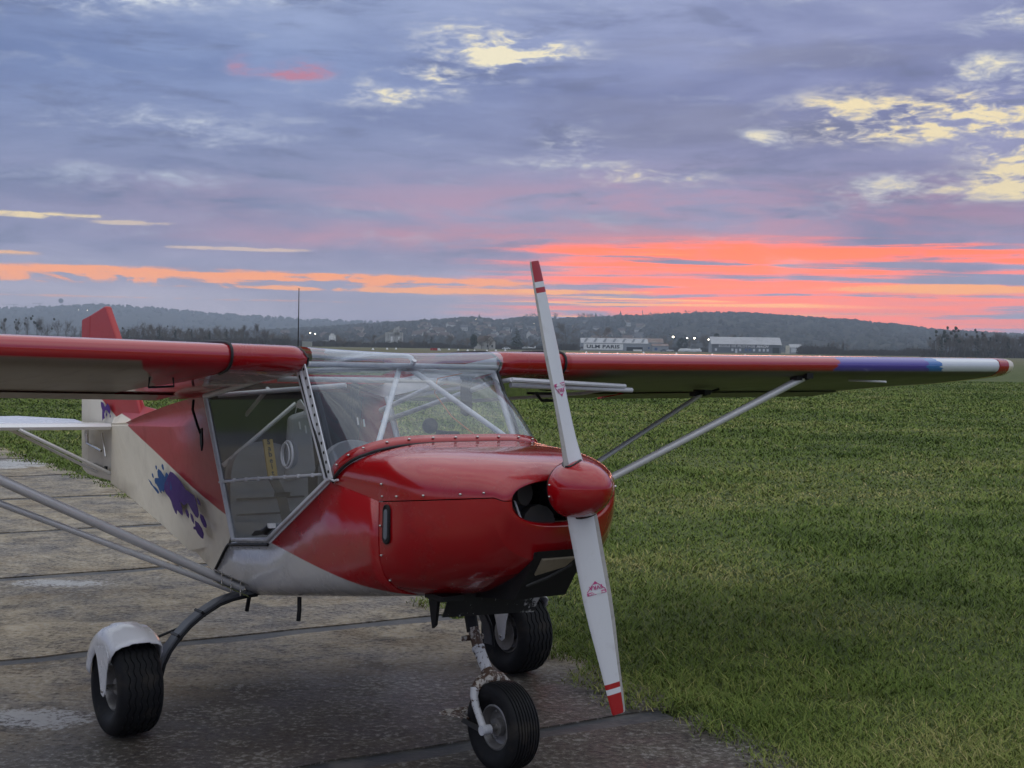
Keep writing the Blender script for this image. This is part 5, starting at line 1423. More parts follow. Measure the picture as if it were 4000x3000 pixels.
def bare_tree_meshes(seed, slim=1.0, dense=1.0, up=0.55, fork=0.32):
    """unit-height bare tree: trunk mesh and crown mesh"""
    r = random.Random(seed); tr = G(); cr = G()
    H = 1.0; top = V3((r.uniform(-.03, .03), r.uniform(-.03, .03), fork))
    pts = [V3((0, 0, 0)), V3((0, 0, fork * 0.5)) + rnd_perp(V3((0, 0, 1)), r) * 0.01, top, top + V3((r.uniform(-.04, .04), r.uniform(-.04, .04), 0.22)), top + V3((r.uniform(-.05, .05), r.uniform(-.05, .05), 0.45))]
    tr.tube(pts, [0.024, 0.019, 0.016, 0.010, 0.004], 6)
    def twig(p, d, L, w):
        e = p + d * L; s = rnd_perp(d, r) * w
        cr.add([p - s, p + s, e], [(0, 1, 2)])
    def limb(p, d, L, w, lev):
        n = 4; P = [p]; dd = d.copy()
        for i in range(n):
            dd = (dd + rnd_perp(dd, r) * 0.22 + V3((0, 0, 0.10))).normalized(); P.append(P[-1] + dd * L / n)
        cr.tube(P, [w * (1 - 0.8 * i / n) for i in range(n + 1)], 3, cap=False)
        for i in range(1, n + 1):
            k = int((3 if lev else 2) * dense + r.random())
            for _ in range(k):
                d2 = (dd * 0.55 + rnd_perp(dd, r) * 0.75 + V3((0, 0, 0.25))).normalized()
                if lev: limb(P[i], d2, L * r.uniform(0.42, 0.62), w * 0.5, lev - 1)
                else:
                    for _ in range(3):
                        d3 = (d2 + rnd_perp(d2, r) * 0.55).normalized(); twig(P[i], d3, L * r.uniform(0.5, 0.95), 0.0021)
    for i in range(int(6 * dense)):
        t = r.uniform(fork * 0.75, 0.72); a = r.uniform(0, 6.283)
        p = V3((0, 0, t)) if t < fork else top.lerp(pts[4], (t - fork) / 0.45)
        d = V3((math.cos(a) * (1 - up) * slim, math.sin(a) * (1 - up) * slim, up)).normalized()
        limb(p, d, r.uniform(0.32, 0.52) * (1.15 - 0.6 * t), 0.0075, 1)
    m1 = bpy.data.meshes.new('trunk'); m1.from_pydata(tr.v, [], tr.f); m1.materials.append(BARK)
    zmax = max(v[2] for v in cr.v); s = 1.0 / zmax
    m2 = bpy.data.meshes.new('crown'); m2.from_pydata([(v[0] * s, v[1] * s, v[2] * s) for v in cr.v], [], cr.f); m2.materials.append(TWIG)
    return m1, m2
def crown_copy(m, mat): c = m.copy(); c.materials.clear(); c.materials.append(mat); return c
KIND = {'oak': [bare_tree_meshes(i, 1.2, 1.0, 0.52, 0.20) for i in (1, 2, 3)], 'ash': [bare_tree_meshes(i, 0.75, 0.8, 0.72, 0.22) for i in (4, 5, 6, 14)], 'poplar': [bare_tree_meshes(i, 0.28, 1.0, 0.9, 0.15) for i in (7, 8)]}
KIND['russet'] = [(a, crown_copy(b, TWIG2)) for a, b in KIND['oak']]
def ball_mesh(name, mat, seed, n, spread, rad, squash=1.0):
    r = random.Random(seed); g = G()
    for _ in range(n):
        c = (r.gauss(0, spread), r.gauss(0, spread), r.gauss(0, spread) * squash)
        g.sphere(c, rad * r.uniform(0.7, 1.2), 0, 6, 4)
    m = bpy.data.meshes.new(name); m.from_pydata(g.v, [], g.f); m.materials.append(mat); return m
MISTM = ball_mesh('mistletoe', MIST, 3, 4, 0.22, 0.42)
def ivy_mesh():
    r = random.Random(9); g = G()
    for k in range(40):
        z = r.uniform(0.02, 0.75); a = r.uniform(0, 6.28); w = 0.035 * (1 - 0.4 * z)
        g.sphere((math.cos(a) * w, math.sin(a) * w, z), r.uniform(0.018, 0.038), 0, 5, 3)
    m = bpy.data.meshes.new('ivy'); m.from_pydata(g.v, [], g.f); m.materials.append(IVY); return m
IVYM = ivy_mesh()
ORD = 'first second third fourth fifth sixth seventh eighth ninth tenth eleventh twelfth thirteenth fourteenth fifteenth sixteenth seventeenth eighteenth nineteenth twentieth'.split()
TENS = {2: 'twenty', 3: 'thirty', 4: 'forty', 5: 'fifty', 6: 'sixty', 7: 'seventy'}
def ordinal(n):
    if n <= 20: return ORD[n - 1]
    return TENS[n // 10] + ('-' + ORD[n % 10 - 1] if n % 10 else 'th') if n % 10 else TENS[n // 10][:-1] + 'ieth'
rt = random.Random(21)
def tree(px, top_py, D, kind, label, group, ivy=False, mist=0, widen=1.0):
    a, b = KIND[kind][rt.randrange(len(KIND[kind]))]
    h = hpx(px, top_py, D)
    o = empty('bare_tree' if kind != 'poplar' else 'poplar_tree', label, 'tree', group, at(px, D))
    rz = rt.uniform(0, 6.28)
    for nm, me in (('trunk', a), ('crown', b)):
        c = link(bpy.data.objects.new(nm, me), o); c.scale = (h * widen, h * widen, h); c.rotation_euler[2] = rz
    if ivy: c = link(bpy.data.objects.new('ivy', IVYM), o); c.scale = (h * 1.4, h * 1.4, h)
    for k in range(mist):
        c = link(bpy.data.objects.new('mistletoe', MISTM), o); an = rt.uniform(0, 6.28); rr = h * rt.uniform(0.02, 0.20) * widen
        c.location = (math.cos(an) * rr, math.sin(an) * rr, h * rt.uniform(0.5, 0.95)); c.scale = [h / 12 * rt.uniform(0.7, 1.35)] * 3
    return o
# row behind the starboard wing, left of the fin
LA = 'mistletoe tree left of the tail fin'
for px, t, mi in ((20, 1240, 3), (62, 1236, 5), (108, 1229, 4), (142, 1230, 3), (160, 1236, 2)): tree(px, t, 640, 'ash', LA, 'mistletoe trees left of the fin', mist=mi)
LB = 'slender bare tree beside the tail fin'
for px, t, mi in ((186, 1243, 1), (222, 1241, 1), (256, 1242, 0), (290, 1264, 0), (312, 1268, 0), (-40, 1246, 3), (-90, 1240, 2)): tree(px, t, 640, 'ash' if px > 0 else 'oak', LB if px > 0 else LA, 'slender trees beside the fin' if px > 0 else 'mistletoe trees left of the fin', mist=mi)
LC = 'bare tree in the dense row right of the fin'
for i, (px, t) in enumerate(((470, 1272), (497, 1268), (520, 1272), (536, 1249), (556, 1262), (577, 1256), (600, 1258), (618, 1256), (640, 1258), (660, 1264), (682, 1270), (700, 1275), (722, 1271), (744, 1266), (768, 1273), (792, 1271), (815, 1272), (838, 1266), (860, 1262), (880, 1266), (902, 1268), (925, 1275))):
    tree(px, t, 600 + 12 * (i % 5), 'ash' if i % 3 else 'oak', LC, 'dense tree row above the red wing', ivy=(i % 3 == 1), mist=(1 if i in (0, 9, 12) else 0))
for i in range(26):
    px = 340 + i * 24 + rt.uniform(-7, 7); tree(px, interp(px, [(340, 1276), (470, 1274), (600, 1266), (940, 1276)]) + rt.uniform(-4, 12), 690, 'ash' if i % 2 else 'oak', LC, 'dense tree row above the red wing', ivy=i % 4 == 0)
LD = 'narrow poplar left of the whip antenna'
for px, t in ((948, 1264), (960, 1270), (1006, 1258), (1030, 1268), (1040, 1276)): tree(px, t, 640, 'poplar', LD, 'poplars left of the antenna')
for px, t, k, l in ((1062, 1294, 'russet', 'low russet bare tree between the poplars and the antenna'), (1098, 1290, 'russet', 'round russet bare tree just left of the antenna'), (1120, 1305, 'oak', 'small bare tree whose crown touches the antenna'),
    (1190, 1301, 'russet', 'small round bare tree just right of the whip antenna'), (1330, 1301, 'russet', 'russet bare tree beside the small white silo'), (1400, 1322, 'oak', 'low bush-like bare tree left of the sloping conveyor'),
    (1446, 1300, 'oak', 'bare tree in front of the sloping conveyor'), (1555, 1318, 'ash', 'dark thin tree standing against the white silo building'), (1605, 1322, 'russet', 'low bare tree right of the white silo building'),
    (1655, 1293, 'ash', 'tall bare tree halfway between the silo and the pale house'), (1682, 1302, 'ash', 'ivy covered tree right of the tall bare tree'), (1758, 1296, 'oak', 'broad bare tree left of the dark evergreen'), (1792, 1318, 'oak', 'small bare tree next to the broad one'),
    (1825, 1314, 'russet', 'russet bare tree left of the dark evergreen'), (1878, 1320, 'oak', 'bare tree hiding the left end of the pale house'), (1905, 1302, 'russet', 'russet tree behind the pale house roof'), (1966, 1320, 'oak', 'bare tree between the pale house and the conifer'),
    (2050, 1325, 'oak', 'low bare tree just right of the conifer'), (2085, 1322, 'oak', 'low bare tree beside the upper propeller blade'), (2122, 1290, 'ash', 'bare tree partly hidden by the upper propeller blade'), (2165, 1290, 'oak', 'bare tree right against the propeller blade edge'),
    (2212, 1248, 'oak', 'largest bare tree, right of the upper propeller blade'), (2248, 1300, 'oak', 'smaller bare tree at the foot of the largest one'), (2288, 1318, 'russet', 'low russet tree left of the big hangar tree'), (2346, 1266, 'russet', 'broad russet tree behind the hangar with black lettering'), (2310, 1312, 'oak', 'small bare tree behind the end of the lettered hangar'),
    (2608, 1322, 'russet', 'yellowish low tree at the right end of the long shed'), (2598, 1305, 'oak', 'bare tree behind the right end of the long shed'), (2692, 1296, 'ash', 'bare tree behind the parked gliders'), (2714, 1298, 'ash', 'second bare tree behind the parked gliders'),
    (2744, 1297, 'oak', 'bare tree left of the flying school hangar'), (2766, 1300, 'ash', 'bare tree touching the flying school hangar'), (2848, 1298, 'russet', 'bare tree above the hangar roof, left of centre'), (2872, 1300, 'oak', 'bare tree above the hangar roof near the ridge middle'), (2962, 1308, 'russet', 'lone russet tree above the hangar roof')):
    tree(px, t, 720 if px < 2200 else 860, k, l, None, ivy=(px in (1682, 1555)), widen=1.25 if k in ('oak', 'russet') else 1.0)
LE_ = 'bare tree in the clump right of the hangars'
for px, t in ((3232, 1326), (3250, 1322), (3268, 1328), (3290, 1326), (3304, 1336), (3150, 1352), (3176, 1350)): tree(px, t, 700, 'ash', LE_, 'clump right of the hangars', ivy=px in (3232, 3290))
LF = 'tall mistletoe tree above the blue-white wing end'
for i, (px, t, mi) in enumerate(((3655, 1298, 3), (3672, 1288, 4), (3690, 1284, 4), (3706, 1274, 5), (3722, 1279, 5), (3740, 1282, 4), (3764, 1284, 2), (3790, 1300, 1), (3812, 1284, 4), (3838, 1288, 5))):
    tree(px, t, 590, 'ash', LF, 'mistletoe trees at the right', mist=mi, ivy=px in (3812, 3672))
LG = 'bare tree in the thick row above the wing tip'
for i, (px, t) in enumerate(((3862, 1292), (3880, 1288), (3898, 1286), (3916, 1290), (3935, 1298), (3952, 1303), (3970, 1300), (3990, 1304), (4010, 1300), (4040, 1298), (4075, 1302))):
    tree(px, t, 580, 'ash' if i % 2 else 'oak', LG, 'thick tree row above the wing tip', ivy=i % 4 == 0, mist=1 if i == 2 else 0)

for i in range(20):
    px = 3640 + i * 22 + rt.uniform(-6, 6); tree(px, interp(px, [(3640, 1305), (3720, 1292), (3800, 1304), (3900, 1300), (4060, 1306)]) + rt.uniform(0, 12), 640, 'ash' if i % 2 else 'oak', LG if px > 3850 else LF, 'thick tree row above the wing tip' if px > 3850 else 'mistletoe trees at the right', ivy=i % 4 == 0, mist=0 if px > 3850 else 1)
# conifer with layered boughs, and dark evergreens
def conifer(px, top, D, label):
    o = empty('conifer_tree', label, 'tree', None, at(px, D)); h = hpx(px, top, D); r = random.Random(4)
    g = G(); g.tube([(0, 0, 0), (0, 0, h * 0.97)], [h * 0.022, h * 0.004], 6); g.build('trunk', BARK, o)
    g = G()
    for lv in range(13):
        z = h * (0.20 + 0.79 * lv / 12); L = h * 0.36 * (1 - lv / 12.6) ** 0.85 + 0.2
        for k in range(9):
            a = r.uniform(0, 6.28); l = L * r.uniform(0.65, 1.15); d = V3((math.cos(a), math.sin(a), 0)); s = V3((-d.y, d.x, 0))
            p = V3((0, 0, z)); e = p + d * l - V3((0, 0, l * 0.22)); m_ = p + d * l * 0.55 - V3((0, 0, l * 0.02))
            g.add([p, m_ + s * l * 0.22 - V3((0, 0, .2)), e, m_ - s * l * 0.22 - V3((0, 0, .2)), m_ + V3((0, 0, l * 0.10))], [(0, 1, 4), (1, 2, 4), (2, 3, 4), (3, 0, 4), (0, 3, 2, 1)])
    g.build('crown', EVER, o)
conifer(2015, 1275, 700, 'dark conifer with layered boughs left of the propeller')
def round_evergreen(px, top, D, wide, label, mat=EVER, name='evergreen_tree'):
    o = empty(name, label, 'tree', None, at(px, D)); h = hpx(px, top, D); r = random.Random(px)
    g = G(); g.tube([(0, 0, 0), (0, 0, h * 0.6)], [h * 0.03, h * 0.015], 6); g.build('trunk', BARK, o)
    g = G()
    for k in range(110):
        a = r.uniform(0, 6.28); zz = r.uniform(0.1, 1.0); rr = math.sqrt(max(0.02, 1 - (2 * zz - 1.05) ** 2)) * wide * r.uniform(0.6, 1.0)
        g.sphere((math.cos(a) * rr, math.sin(a) * rr, h * (0.10 + 0.84 * zz)), h * r.uniform(0.05, 0.10), 0, 5, 3)
    g.build('crown', mat, o)
round_evergreen(1848, 1306, 700, 1.6, 'small dark evergreen left of the pale house')
round_evergreen(2664, 1318, 830, 3.6, 'dark rounded evergreen between the long shed and the flying school')
round_evergreen(2797, 1302, 830, 2.2, 'dark evergreen at the left gable of the flying school hangar')
round_evergreen(2866, 1309, 860, 1.6, 'dark evergreen top showing over the hangar roof')

# scrub along the far edge of the field
gv, gf = [], []; rs_ = random.Random(77)
def scrub(px0, px1, D, h0, h1, n, gv, gf):
    for i in range(n):
        px = rs_.uniform(px0, px1); c = at(px, D + rs_.uniform(-12, 12)); hh = rs_.uniform(h0, h1) * (0.55 + 0.9 * vnoise(px * 0.02, 3.3))
        for k in range(5):
            a = rs_.uniform(0, 6.28); L = hh * rs_.uniform(0.5, 1.0); d = V3((math.cos(a) * 0.5, math.sin(a) * 0.5, 1)).normalized(); s = V3((math.sin(a), -math.cos(a), 0)) * 0.10
            b_ = c + V3((rs_.gauss(0, .8), rs_.gauss(0, .8), 0)); n0 = len(gv); e = b_ + d * L
            gv.extend([tuple(b_ - s), tuple(b_ + s), tuple(e)]); gf.append((n0, n0 + 1, n0 + 2))
            if k < 2:
                q = b_ + V3((0, 0, hh * rs_.uniform(0.1, 0.5))); n0 = len(gv); w_ = rs_.uniform(0.4, 0.9)
                gv.extend([tuple(q + V3((-w_, 0, -w_ * .6))), tuple(q + V3((w_, 0.2, -w_ * .5))), tuple(q + V3((w_ * .5, 0, w_ * .7))), tuple(q + V3((-w_ * .5, 0, w_ * .6)))]); gf.append((n0, n0 + 1, n0 + 2, n0 + 3))
scrub(-400, 340, 650, 2.5, 6.0, 900, gv, gf); scrub(330, 1120, 660, 2.5, 6.5, 1500, gv, gf); scrub(1100, 2255, 740, 2.0, 5.5, 2000, gv, gf)
scrub(3120, 3660, 690, 3.0, 7.0, 1100, gv, gf); scrub(3600, 4400, 610, 3.0, 7.0, 1400, gv, gf); scrub(2560, 2790, 880, 2.0, 5, 300, gv, gf)
tag(mesh_obj('scrub', gv, gf, bmat('winter_scrub', (0.060, 0.048, 0.038), scale=0.2)), 'tangled winter scrub along the far edge of the field', 'scrub', kind='stuff')

# ------------------------------------------------------------------ hangars and buildings
CLAD = bmat('grey_cladding', (0.30, 0.32, 0.36), var=0.3, scale=0.15); ROOF = bmat('pale_roof_sheet', (0.42, 0.42, 0.43), var=0.35, scale=0.25)
ROOF2 = bmat('rusty_roof_sheet', (0.20, 0.14, 0.115), var=0.6, scale=0.3, rgb2=(0.36, 0.34, 0.33)); WALLW = bmat('white_wall', (0.80, 0.80, 0.80), scale=0.2, var=0.1); DARKW = bmat('dark_opening', (0.012, 0.013, 0.016))
CLAD2 = bmat('dark_cladding', (0.135, 0.145, 0.165), var=0.3, scale=0.15); SKYL = bmat('skylight_sheet', (0.16, 0.165, 0.175)); TXTW = bmat('white_lettering', (0.72, 0.72, 0.74), var=0.05); TXTK = bmat('black_lettering', (0.012, 0.012, 0.02), var=0.05)
WINW = bmat('white_shutter', (0.66, 0.68, 0.72), var=0.05); YEL = bmat('cream_panel', (0.62, 0.58, 0.45), var=0.1); BLUEP = bmat('blue_panel', (0.05, 0.10, 0.25), var=0.1)

def gable_shed(o, x0, x1, y0, y1, ev, rg, wall, roof, over=0.4, gable_mat=None):
    """walls and a two-sided roof, ridge along x"""
    ym = (y0 + y1) / 2
    g = G(); g.box(((x0 + x1) / 2, y0 + 0.1, ev / 2), (x1 - x0, 0.2, ev)); g.build('front_wall', wall, o)
    g = G(); g.box(((x0 + x1) / 2, y1 - 0.1, ev / 2), (x1 - x0, 0.2, ev)); g.build('rear_wall', wall, o)
    for x in (x0, x1):
        g = G(); g.plate([(x, y0 + .2, 0), (x, y1 - .2, 0), (x, y1 - .2, ev), (x, ym, rg - 0.1), (x, y0 + .2, ev)], (0.2, 0, 0)); g.build('gable_wall', gable_mat or wall, o)
    for ya, yb in ((y0, ym), (y1, ym)):
        s = -1 if ya == y0 else 1
        g = G(); g.plate([(x0 - over, ya + s * over, ev - 0.1), (x1 + over, ya + s * over, ev - 0.1), (x1 + over, yb, rg), (x0 - over, yb, rg)], (0, 0, 0.14)); rf = g.build('roof', roof, o)
        if s < 0: front = rf
    return front
# flying school hangar
D0 = 770.0
HX = lambda px: D0 * (math.tan(az_of(px)) - math.tan(az_of(2778)))
o = empty('hangar', 'long grey hangar with a pale roof and white flying school lettering', 'hangar', None, at(2778, D0)); o.rotation_euler[2] = R_(-1.5)
L0 = HX(3046); ev = 4.9; rg = 8.9
front = gable_shed(o, 0, L0, 0, 15, ev, rg, CLAD2, ROOF, 0.5, CLAD)
for i in range(7):
    for (k, u) in ((0, 0.72), (1, 0.46)):
        xx = 3.2 + i * 5.0 + (1.6 if k else 0); y_ = 7.5 * u; z_ = ev + (rg - ev) * u
        g = G(); g.plate([(xx, y_ - .55, z_ + 0.07 - .29), (xx + 1.5, y_ - .55, z_ + 0.07 - .29), (xx + 1.5, y_ + .55, z_ + 0.07 + .29), (xx, y_ + .55, z_ + 0.07 + .29)], (0, -0.03, 0.05)); g.build('skylight', SKYL, front)
for px in (2794, 2858, 2888, 2911, 2926, 2942, 2964, 2980, 2995):
    g = G(); x = HX(px); g.box((x, -0.03, 1.75), (1.15, 0.1, 1.35)); w_ = g.build('window', WINW if px not in (2911, 2926) else BLUEP, o)
    g = G()
    for dx, dz, sx, sz in ((0, .72, 1.3, .1), (0, -.72, 1.3, .1), (.62, 0, .1, 1.35), (-.62, 0, .1, 1.35)): g.box((x + dx, -0.06, 1.75 + dz), (sx, 0.12, sz))
    g.build('window_frame', CLAD, w_)
g = G(); g.box((HX(2873), -0.03, 1.15), (1.2, 0.1, 2.3)); g.build('door', WINW, o)
g = G(); g.box((HX(3027), -0.03, 1.65), (3.7, 0.1, 3.3)); g.build('gate', DARKW, o)
g = G(); g.box((L0 + 0.12, 5.0, 2.6), (0.1, 6.0, 5.2)); g.build('gate', DARKW, o)
t = text_mesh('lettering', 'ECOLE DE PILOTAGE', 1.75, TXTW, o, depth=0.03, bold=0.05); 
def fit_text(t, x0, x1, z, y=-0.06):
    xs = [v.co.x for v in t.data.vertices]; s = (x1 - x0) / (max(xs) - min(xs))
    t.rotation_euler = (R_(90), 0, 0); t.scale = (s, 1.0, 1.0); t.location = (x0 - min(xs) * s, y, z)
fit_text(t, HX(2805), HX(2946), 3.25)
t = text_mesh('lettering', 'MACH', 1.75, TXTW, o, depth=0.03, bold=0.11, shear=0.35); fit_text(t, HX(2951), HX(3000), 3.25)
o2 = empty('annex', 'small pale annex building right of the flying school hangar', 'building', None, at(3084, D0 + 12))
gable_shed(o2, 0, 6.6, 0, 6, 3.6, 5.4, CLAD, ROOF, 0.3)
g = G(); g.box((3.1, -0.05, 2.0), (5.2, 0.1, 2.4)); g.build('shutter', WINW, o2)
o3 = empty('sliding_gate_panel', 'cream door panel standing slid out beside the flying school hangar', 'door panel', None, at(3066, D0 + 3))
g = G(); g.box((1.1, 0, 2.3), (2.3, 0.2, 4.6)); g.build('panel', YEL, o3)
g = G(); 
for k in range(4): g.box((0.3 + k * 0.55, -0.12, 2.3), (0.06, 0.06, 4.5))
g.build('rib', WALLW, o3)
# ULM hangar with its banner
D1 = 810.0
UX = lambda px: D1 * (math.tan(az_of(px)) - math.tan(az_of(2268)))
o = empty('hangar', 'low grey hangar with a white banner lettered in black', 'hangar', None, at(2268, D1))
f2 = gable_shed(o, 0, UX(2528), 0, 14, 4.6, 7.4, CLAD, ROOF, 0.3)
for k in range(7):
    x = 1.5 + k * 5.6; g = G(); g.plate([(x, 1.0, 5.12), (x + 1.3, 1.0, 5.12), (x + 2.9, 6.4, 7.24), (x + 1.6, 6.4, 7.24)], (0, -0.03, 0.06)); g.build('roof_light', SKYL, f2)
g = G(); g.box(((UX(2277) + UX(2431)) / 2, -0.12, 2.35), (UX(2431) - UX(2277), 0.12, 3.5)); bn = g.build('banner', WALLW, o)
t = text_mesh('lettering', 'ULM PARIS', 2.9, TXTK, bn, depth=0.02, bold=0.10); fit_text(t, UX(2289), UX(2418), 1.55, -0.21); t.scale.z = 1.0; t.scale.y = 0.92
g = G(); g.box(((UX(2445) + UX(2508)) / 2, -0.05, 1.3), (UX(2508) - UX(2445), 0.1, 2.2)); g.build('gate', DARKW, o)
g = G(); g.box(((UX(2470) + UX(2505)) / 2, -1.0, 0.55), (UX(2505) - UX(2470), 0.1, 1.0)); g.build('low_sign', WALLW, o)
o = empty('shed', 'long shed with a rusty striped roof behind the lettered hangar', 'shed', None, at(2368, D1 + 18))
f3 = gable_shed(o, 0, (D1 + 18) * (math.tan(az_of(2588)) - math.tan(az_of(2368))), 0, 12, 5.4, 7.8, CLAD, ROOF2, 0.3)
for k in range(7):
    x = 2 + k * 4.8; g = G(); g.plate([(x, .8, 5.66), (x + .9, .8, 5.66), (x + .9, 5.6, 7.68), (x, 5.6, 7.68)], (0, -0.03, 0.06)); g.build('roof_light', ROOF, f3)
for k in range(3):
    g = G(); g.box((25 + k * 2.6, -0.05, 2.0), (1.3, 0.1, 1.2)); g.build('window', BLUEP, o)
o = empty('storage_block', 'low pale block at the right end of the long shed', 'building', None, at(2545, D1 - 4))
gable_shed(o, 0, 9.5, 0, 8, 3.4, 4.6, CLAD, ROOF2, 0.2); g = G(); g.box((2.2, -0.05, 1.5), (1.6, 0.1, 1.6)); g.build('window', BLUEP, o)
# silo building with a sloping conveyor
D2 = 830.0; s_ = D2 / 5388
CONC2 = bmat('weathered_white_concrete', (0.48, 0.48, 0.47), var=0.75, scale=0.35, rgb2=(0.14, 0.14, 0.14))
o = empty('silo_building', 'tall weathered white silo building with a sloping conveyor gallery', 'industrial building', None, at(1502, D2))
W_ = 66 * s_; Hh = hpx(1500, 1298, D2); Ht = hpx(1500, 1274, D2)
g = G(); g.box((W_ / 2, 4, Hh / 2), (W_, 8, Hh)); g.build('wall', CONC2, o)
g = G(); g.plate([(W_ * .48, 0.5, Hh), (W_ * .82, 0.5, Hh), (W_ * .82, 0.5, Ht), (W_ * .55, 0.5, Ht - 1)], (0, 6, 0)); g.build('tower', CONC2, o)
for k in range(4):
    g = G(); g.box((W_ * (0.18 + 0.21 * k), -0.03, Hh * 0.42), (W_ * 0.10, 0.1, Hh * 0.6)); g.build('chute', WALLW if k % 2 else CONC2, o)
g = G(); g.plate([(W_ * .55, 2, Ht - 1.0), (W_ * .55, 2, Ht - 3.0), (-66 * s_, 2, hpx(1440, 1346, D2)), (-66 * s_, 2, hpx(1440, 1338, D2))], (0, 2.4, 0)); g.build('conveyor_gallery', bmat('conveyor_sheet', (0.22, 0.21, 0.20)), o)
for k in range(3): g = G(); x = -6 - 2.2 * k * 1.0; g.box((x, 2, 2.2 - .4 * k), (0.3, 2, 5.0 - 1.0 * k)); g.build('gallery_leg', CLAD2, o)
o = empty('silo', 'small white silo left of the tall silo building', 'silo', None, at(1296, D2))
g = G(); g.tube([(0, 0, 0), (0, 0, hpx(1296, 1312, D2))], 2.0, 14); g.build('tank', WALLW, o, True); g = G(); g.tube([(0, 0, hpx(1296, 1312, D2)), (0, 0, hpx(1296, 1303, D2))], [2.05, 0.8], 14); g.build('cap', CONC2, o, True)
g = G(); g.box((-4.2, 0, 1.8), (3.0, 3, 3.6)); g.build('pump_house', CONC2, o)
o = empty('hut', 'low pale hut at the foot of the whip antenna', 'hut', None, at(1198, 640))
g = G(); g.box((0, 0, 1.2), (4.2, 3, 2.4)); g.build('wall', bmat('hut_wall', (0.36, 0.36, 0.32)), o); g = G(); g.box((0, 0, 2.45), (4.6, 3.4, 0.14)); g.build('roof', ROOF, o)
o = empty('house', 'pale gabled house with a dark roof left of the conifer', 'house', None, at(1890, 720)); o.rotation_euler[2] = R_(38)
g = G(); g.box((3.6, 4.5, 2.0), (7.2, 9.0, 4.0)); g.plate([(0.02, 0, 4.0), (7.18, 0, 4.0), (3.6, 0, 6.8)], (0, 0.2, 0)); g.plate([(0.02, 9, 4.0), (7.18, 9, 4.0), (3.6, 9, 6.8)], (0, 0.2, 0)); g.build('wall', bmat('house_render', (0.50, 0.48, 0.45)), o)
for s in (0, 1):
    g = G(); x = 7.6 if s else -0.4; g.plate([(x, -0.4, 3.75), (3.6, -0.4, 7.0), (3.6, 9.4, 7.0), (x, 9.4, 3.75)], (0, 0, 0.16)); g.build('roof', bmat('house_tiles', (0.085, 0.065, 0.055)), o)
for k in range(2): g = G(); g.box((2.0 + 3.0 * k, -0.12, 1.7), (1.0, 0.08, 1.2)); g.build('window', DARKW, o)

# village houses on the hill, each at its own spot on the slope
HW = [bmat('render_%s' % n, c, var=0.15) for n, c in (('cream', (0.46, 0.42, 0.36)), ('white', (0.54, 0.53, 0.50)), ('ochre', (0.38, 0.33, 0.26)))]; HR = [bmat('tiles_%s' % n, c) for n, c in (('brown', (0.10, 0.065, 0.05)), ('grey', (0.085, 0.085, 0.09)))]
def house_mesh(w, d, h, r, mi):
    g = G(); g.box((0, 0, h / 2), (w, d, h)); g.plate([(-w / 2, -d / 2 + .1, h), (-w / 2, d / 2 - .1, h), (-w / 2, 0, h + r - .2)], (0.2, 0, 0)); g.plate([(w / 2, -d / 2 + .1, h), (w / 2, d / 2 - .1, h), (w / 2, 0, h + r - .2)], (0.2, 0, 0))
    for s in (-1, 1): g.plate([(-w / 2 - .4, s * (d / 2 + .4), h - .2), (w / 2 + .4, s * (d / 2 + .4), h - .2), (w / 2 + .4, 0, h + r), (-w / 2 - .4, 0, h + r)], (0, 0, 0.2), 1)
    for k in range(3): g.box((-w / 2 + w * (k + .5) / 3, -d / 2 - 0.02, h * 0.5), (1.0, 0.1, 1.3), 2)
    me = bpy.data.meshes.new('village_house'); me.from_pydata(g.v, [], g.f); me.polygons.foreach_set('material_index', g.m)
    for m_ in (HW[mi % 3], HR[mi % 2], DARKW): me.materials.append(m_)
    return me
HM = [house_mesh(*a) for a in ((11, 8, 5.5, 3.2, 0), (9, 8, 6, 3.0, 1), (14, 9, 5.0, 3.4, 2), (10, 9, 6.5, 3.6, 4), (12, 8, 4.5, 3.0, 5))]
rh = random.Random(8)
def on_hill(kind, px, py):
    ridge = FAR_D if kind else NEAR_D; best = None
    for i in range(160):
        r = ridge * (0.53 + 0.47 * i / 160); z = hill_z(kind, px, r); e = abs((z - CAM_H) / r * 5388 - (HYp(px) - py))
        if best is None or e < best[0]: best = (e, r, z)
    return best[1], best[2]
spots = []
for i in range(400):
    px = rh.uniform(1560, 2540) if rh.random() < 0.8 else rh.uniform(560, 1500)
    lo_, hi_ = ((interp(px, NEAR_SKY) + 12), HYp(px) - 14)
    if px > 2250 and rh.random() < 0.55: continue
    if hi_ - lo_ < 6: continue
    py = rh.uniform(lo_, hi_)
    if any(abs(px - a) < 11 and abs(py - b) < 5 for a, b in spots): continue
    spots.append((px, py))
    if len(spots) >= 74: break
for i, (px, py) in enumerate(spots):
    r, z = on_hill(0, px, py)
    h_ = link(bpy.data.objects.new('village_house', HM[i % 5])); h_.location = (r * math.tan(az_of(px)), r, z - 0.8); h_.rotation_euler[2] = rh.uniform(-0.9, 0.9); h_.scale = [rh.uniform(0.75, 1.15)] * 3
    L = 'pale village house left of the propeller' if px < 2100 else 'pale house on the slope above the lettered hangar'
    if px < 1500: L = 'pale house low on the slope behind the cabin roof'
    tag(h_, L, 'house', 'houses left of the propeller' if 1500 <= px < 2100 else ('houses above the lettered hangar' if px >= 2100 else 'houses behind the cabin roof'))
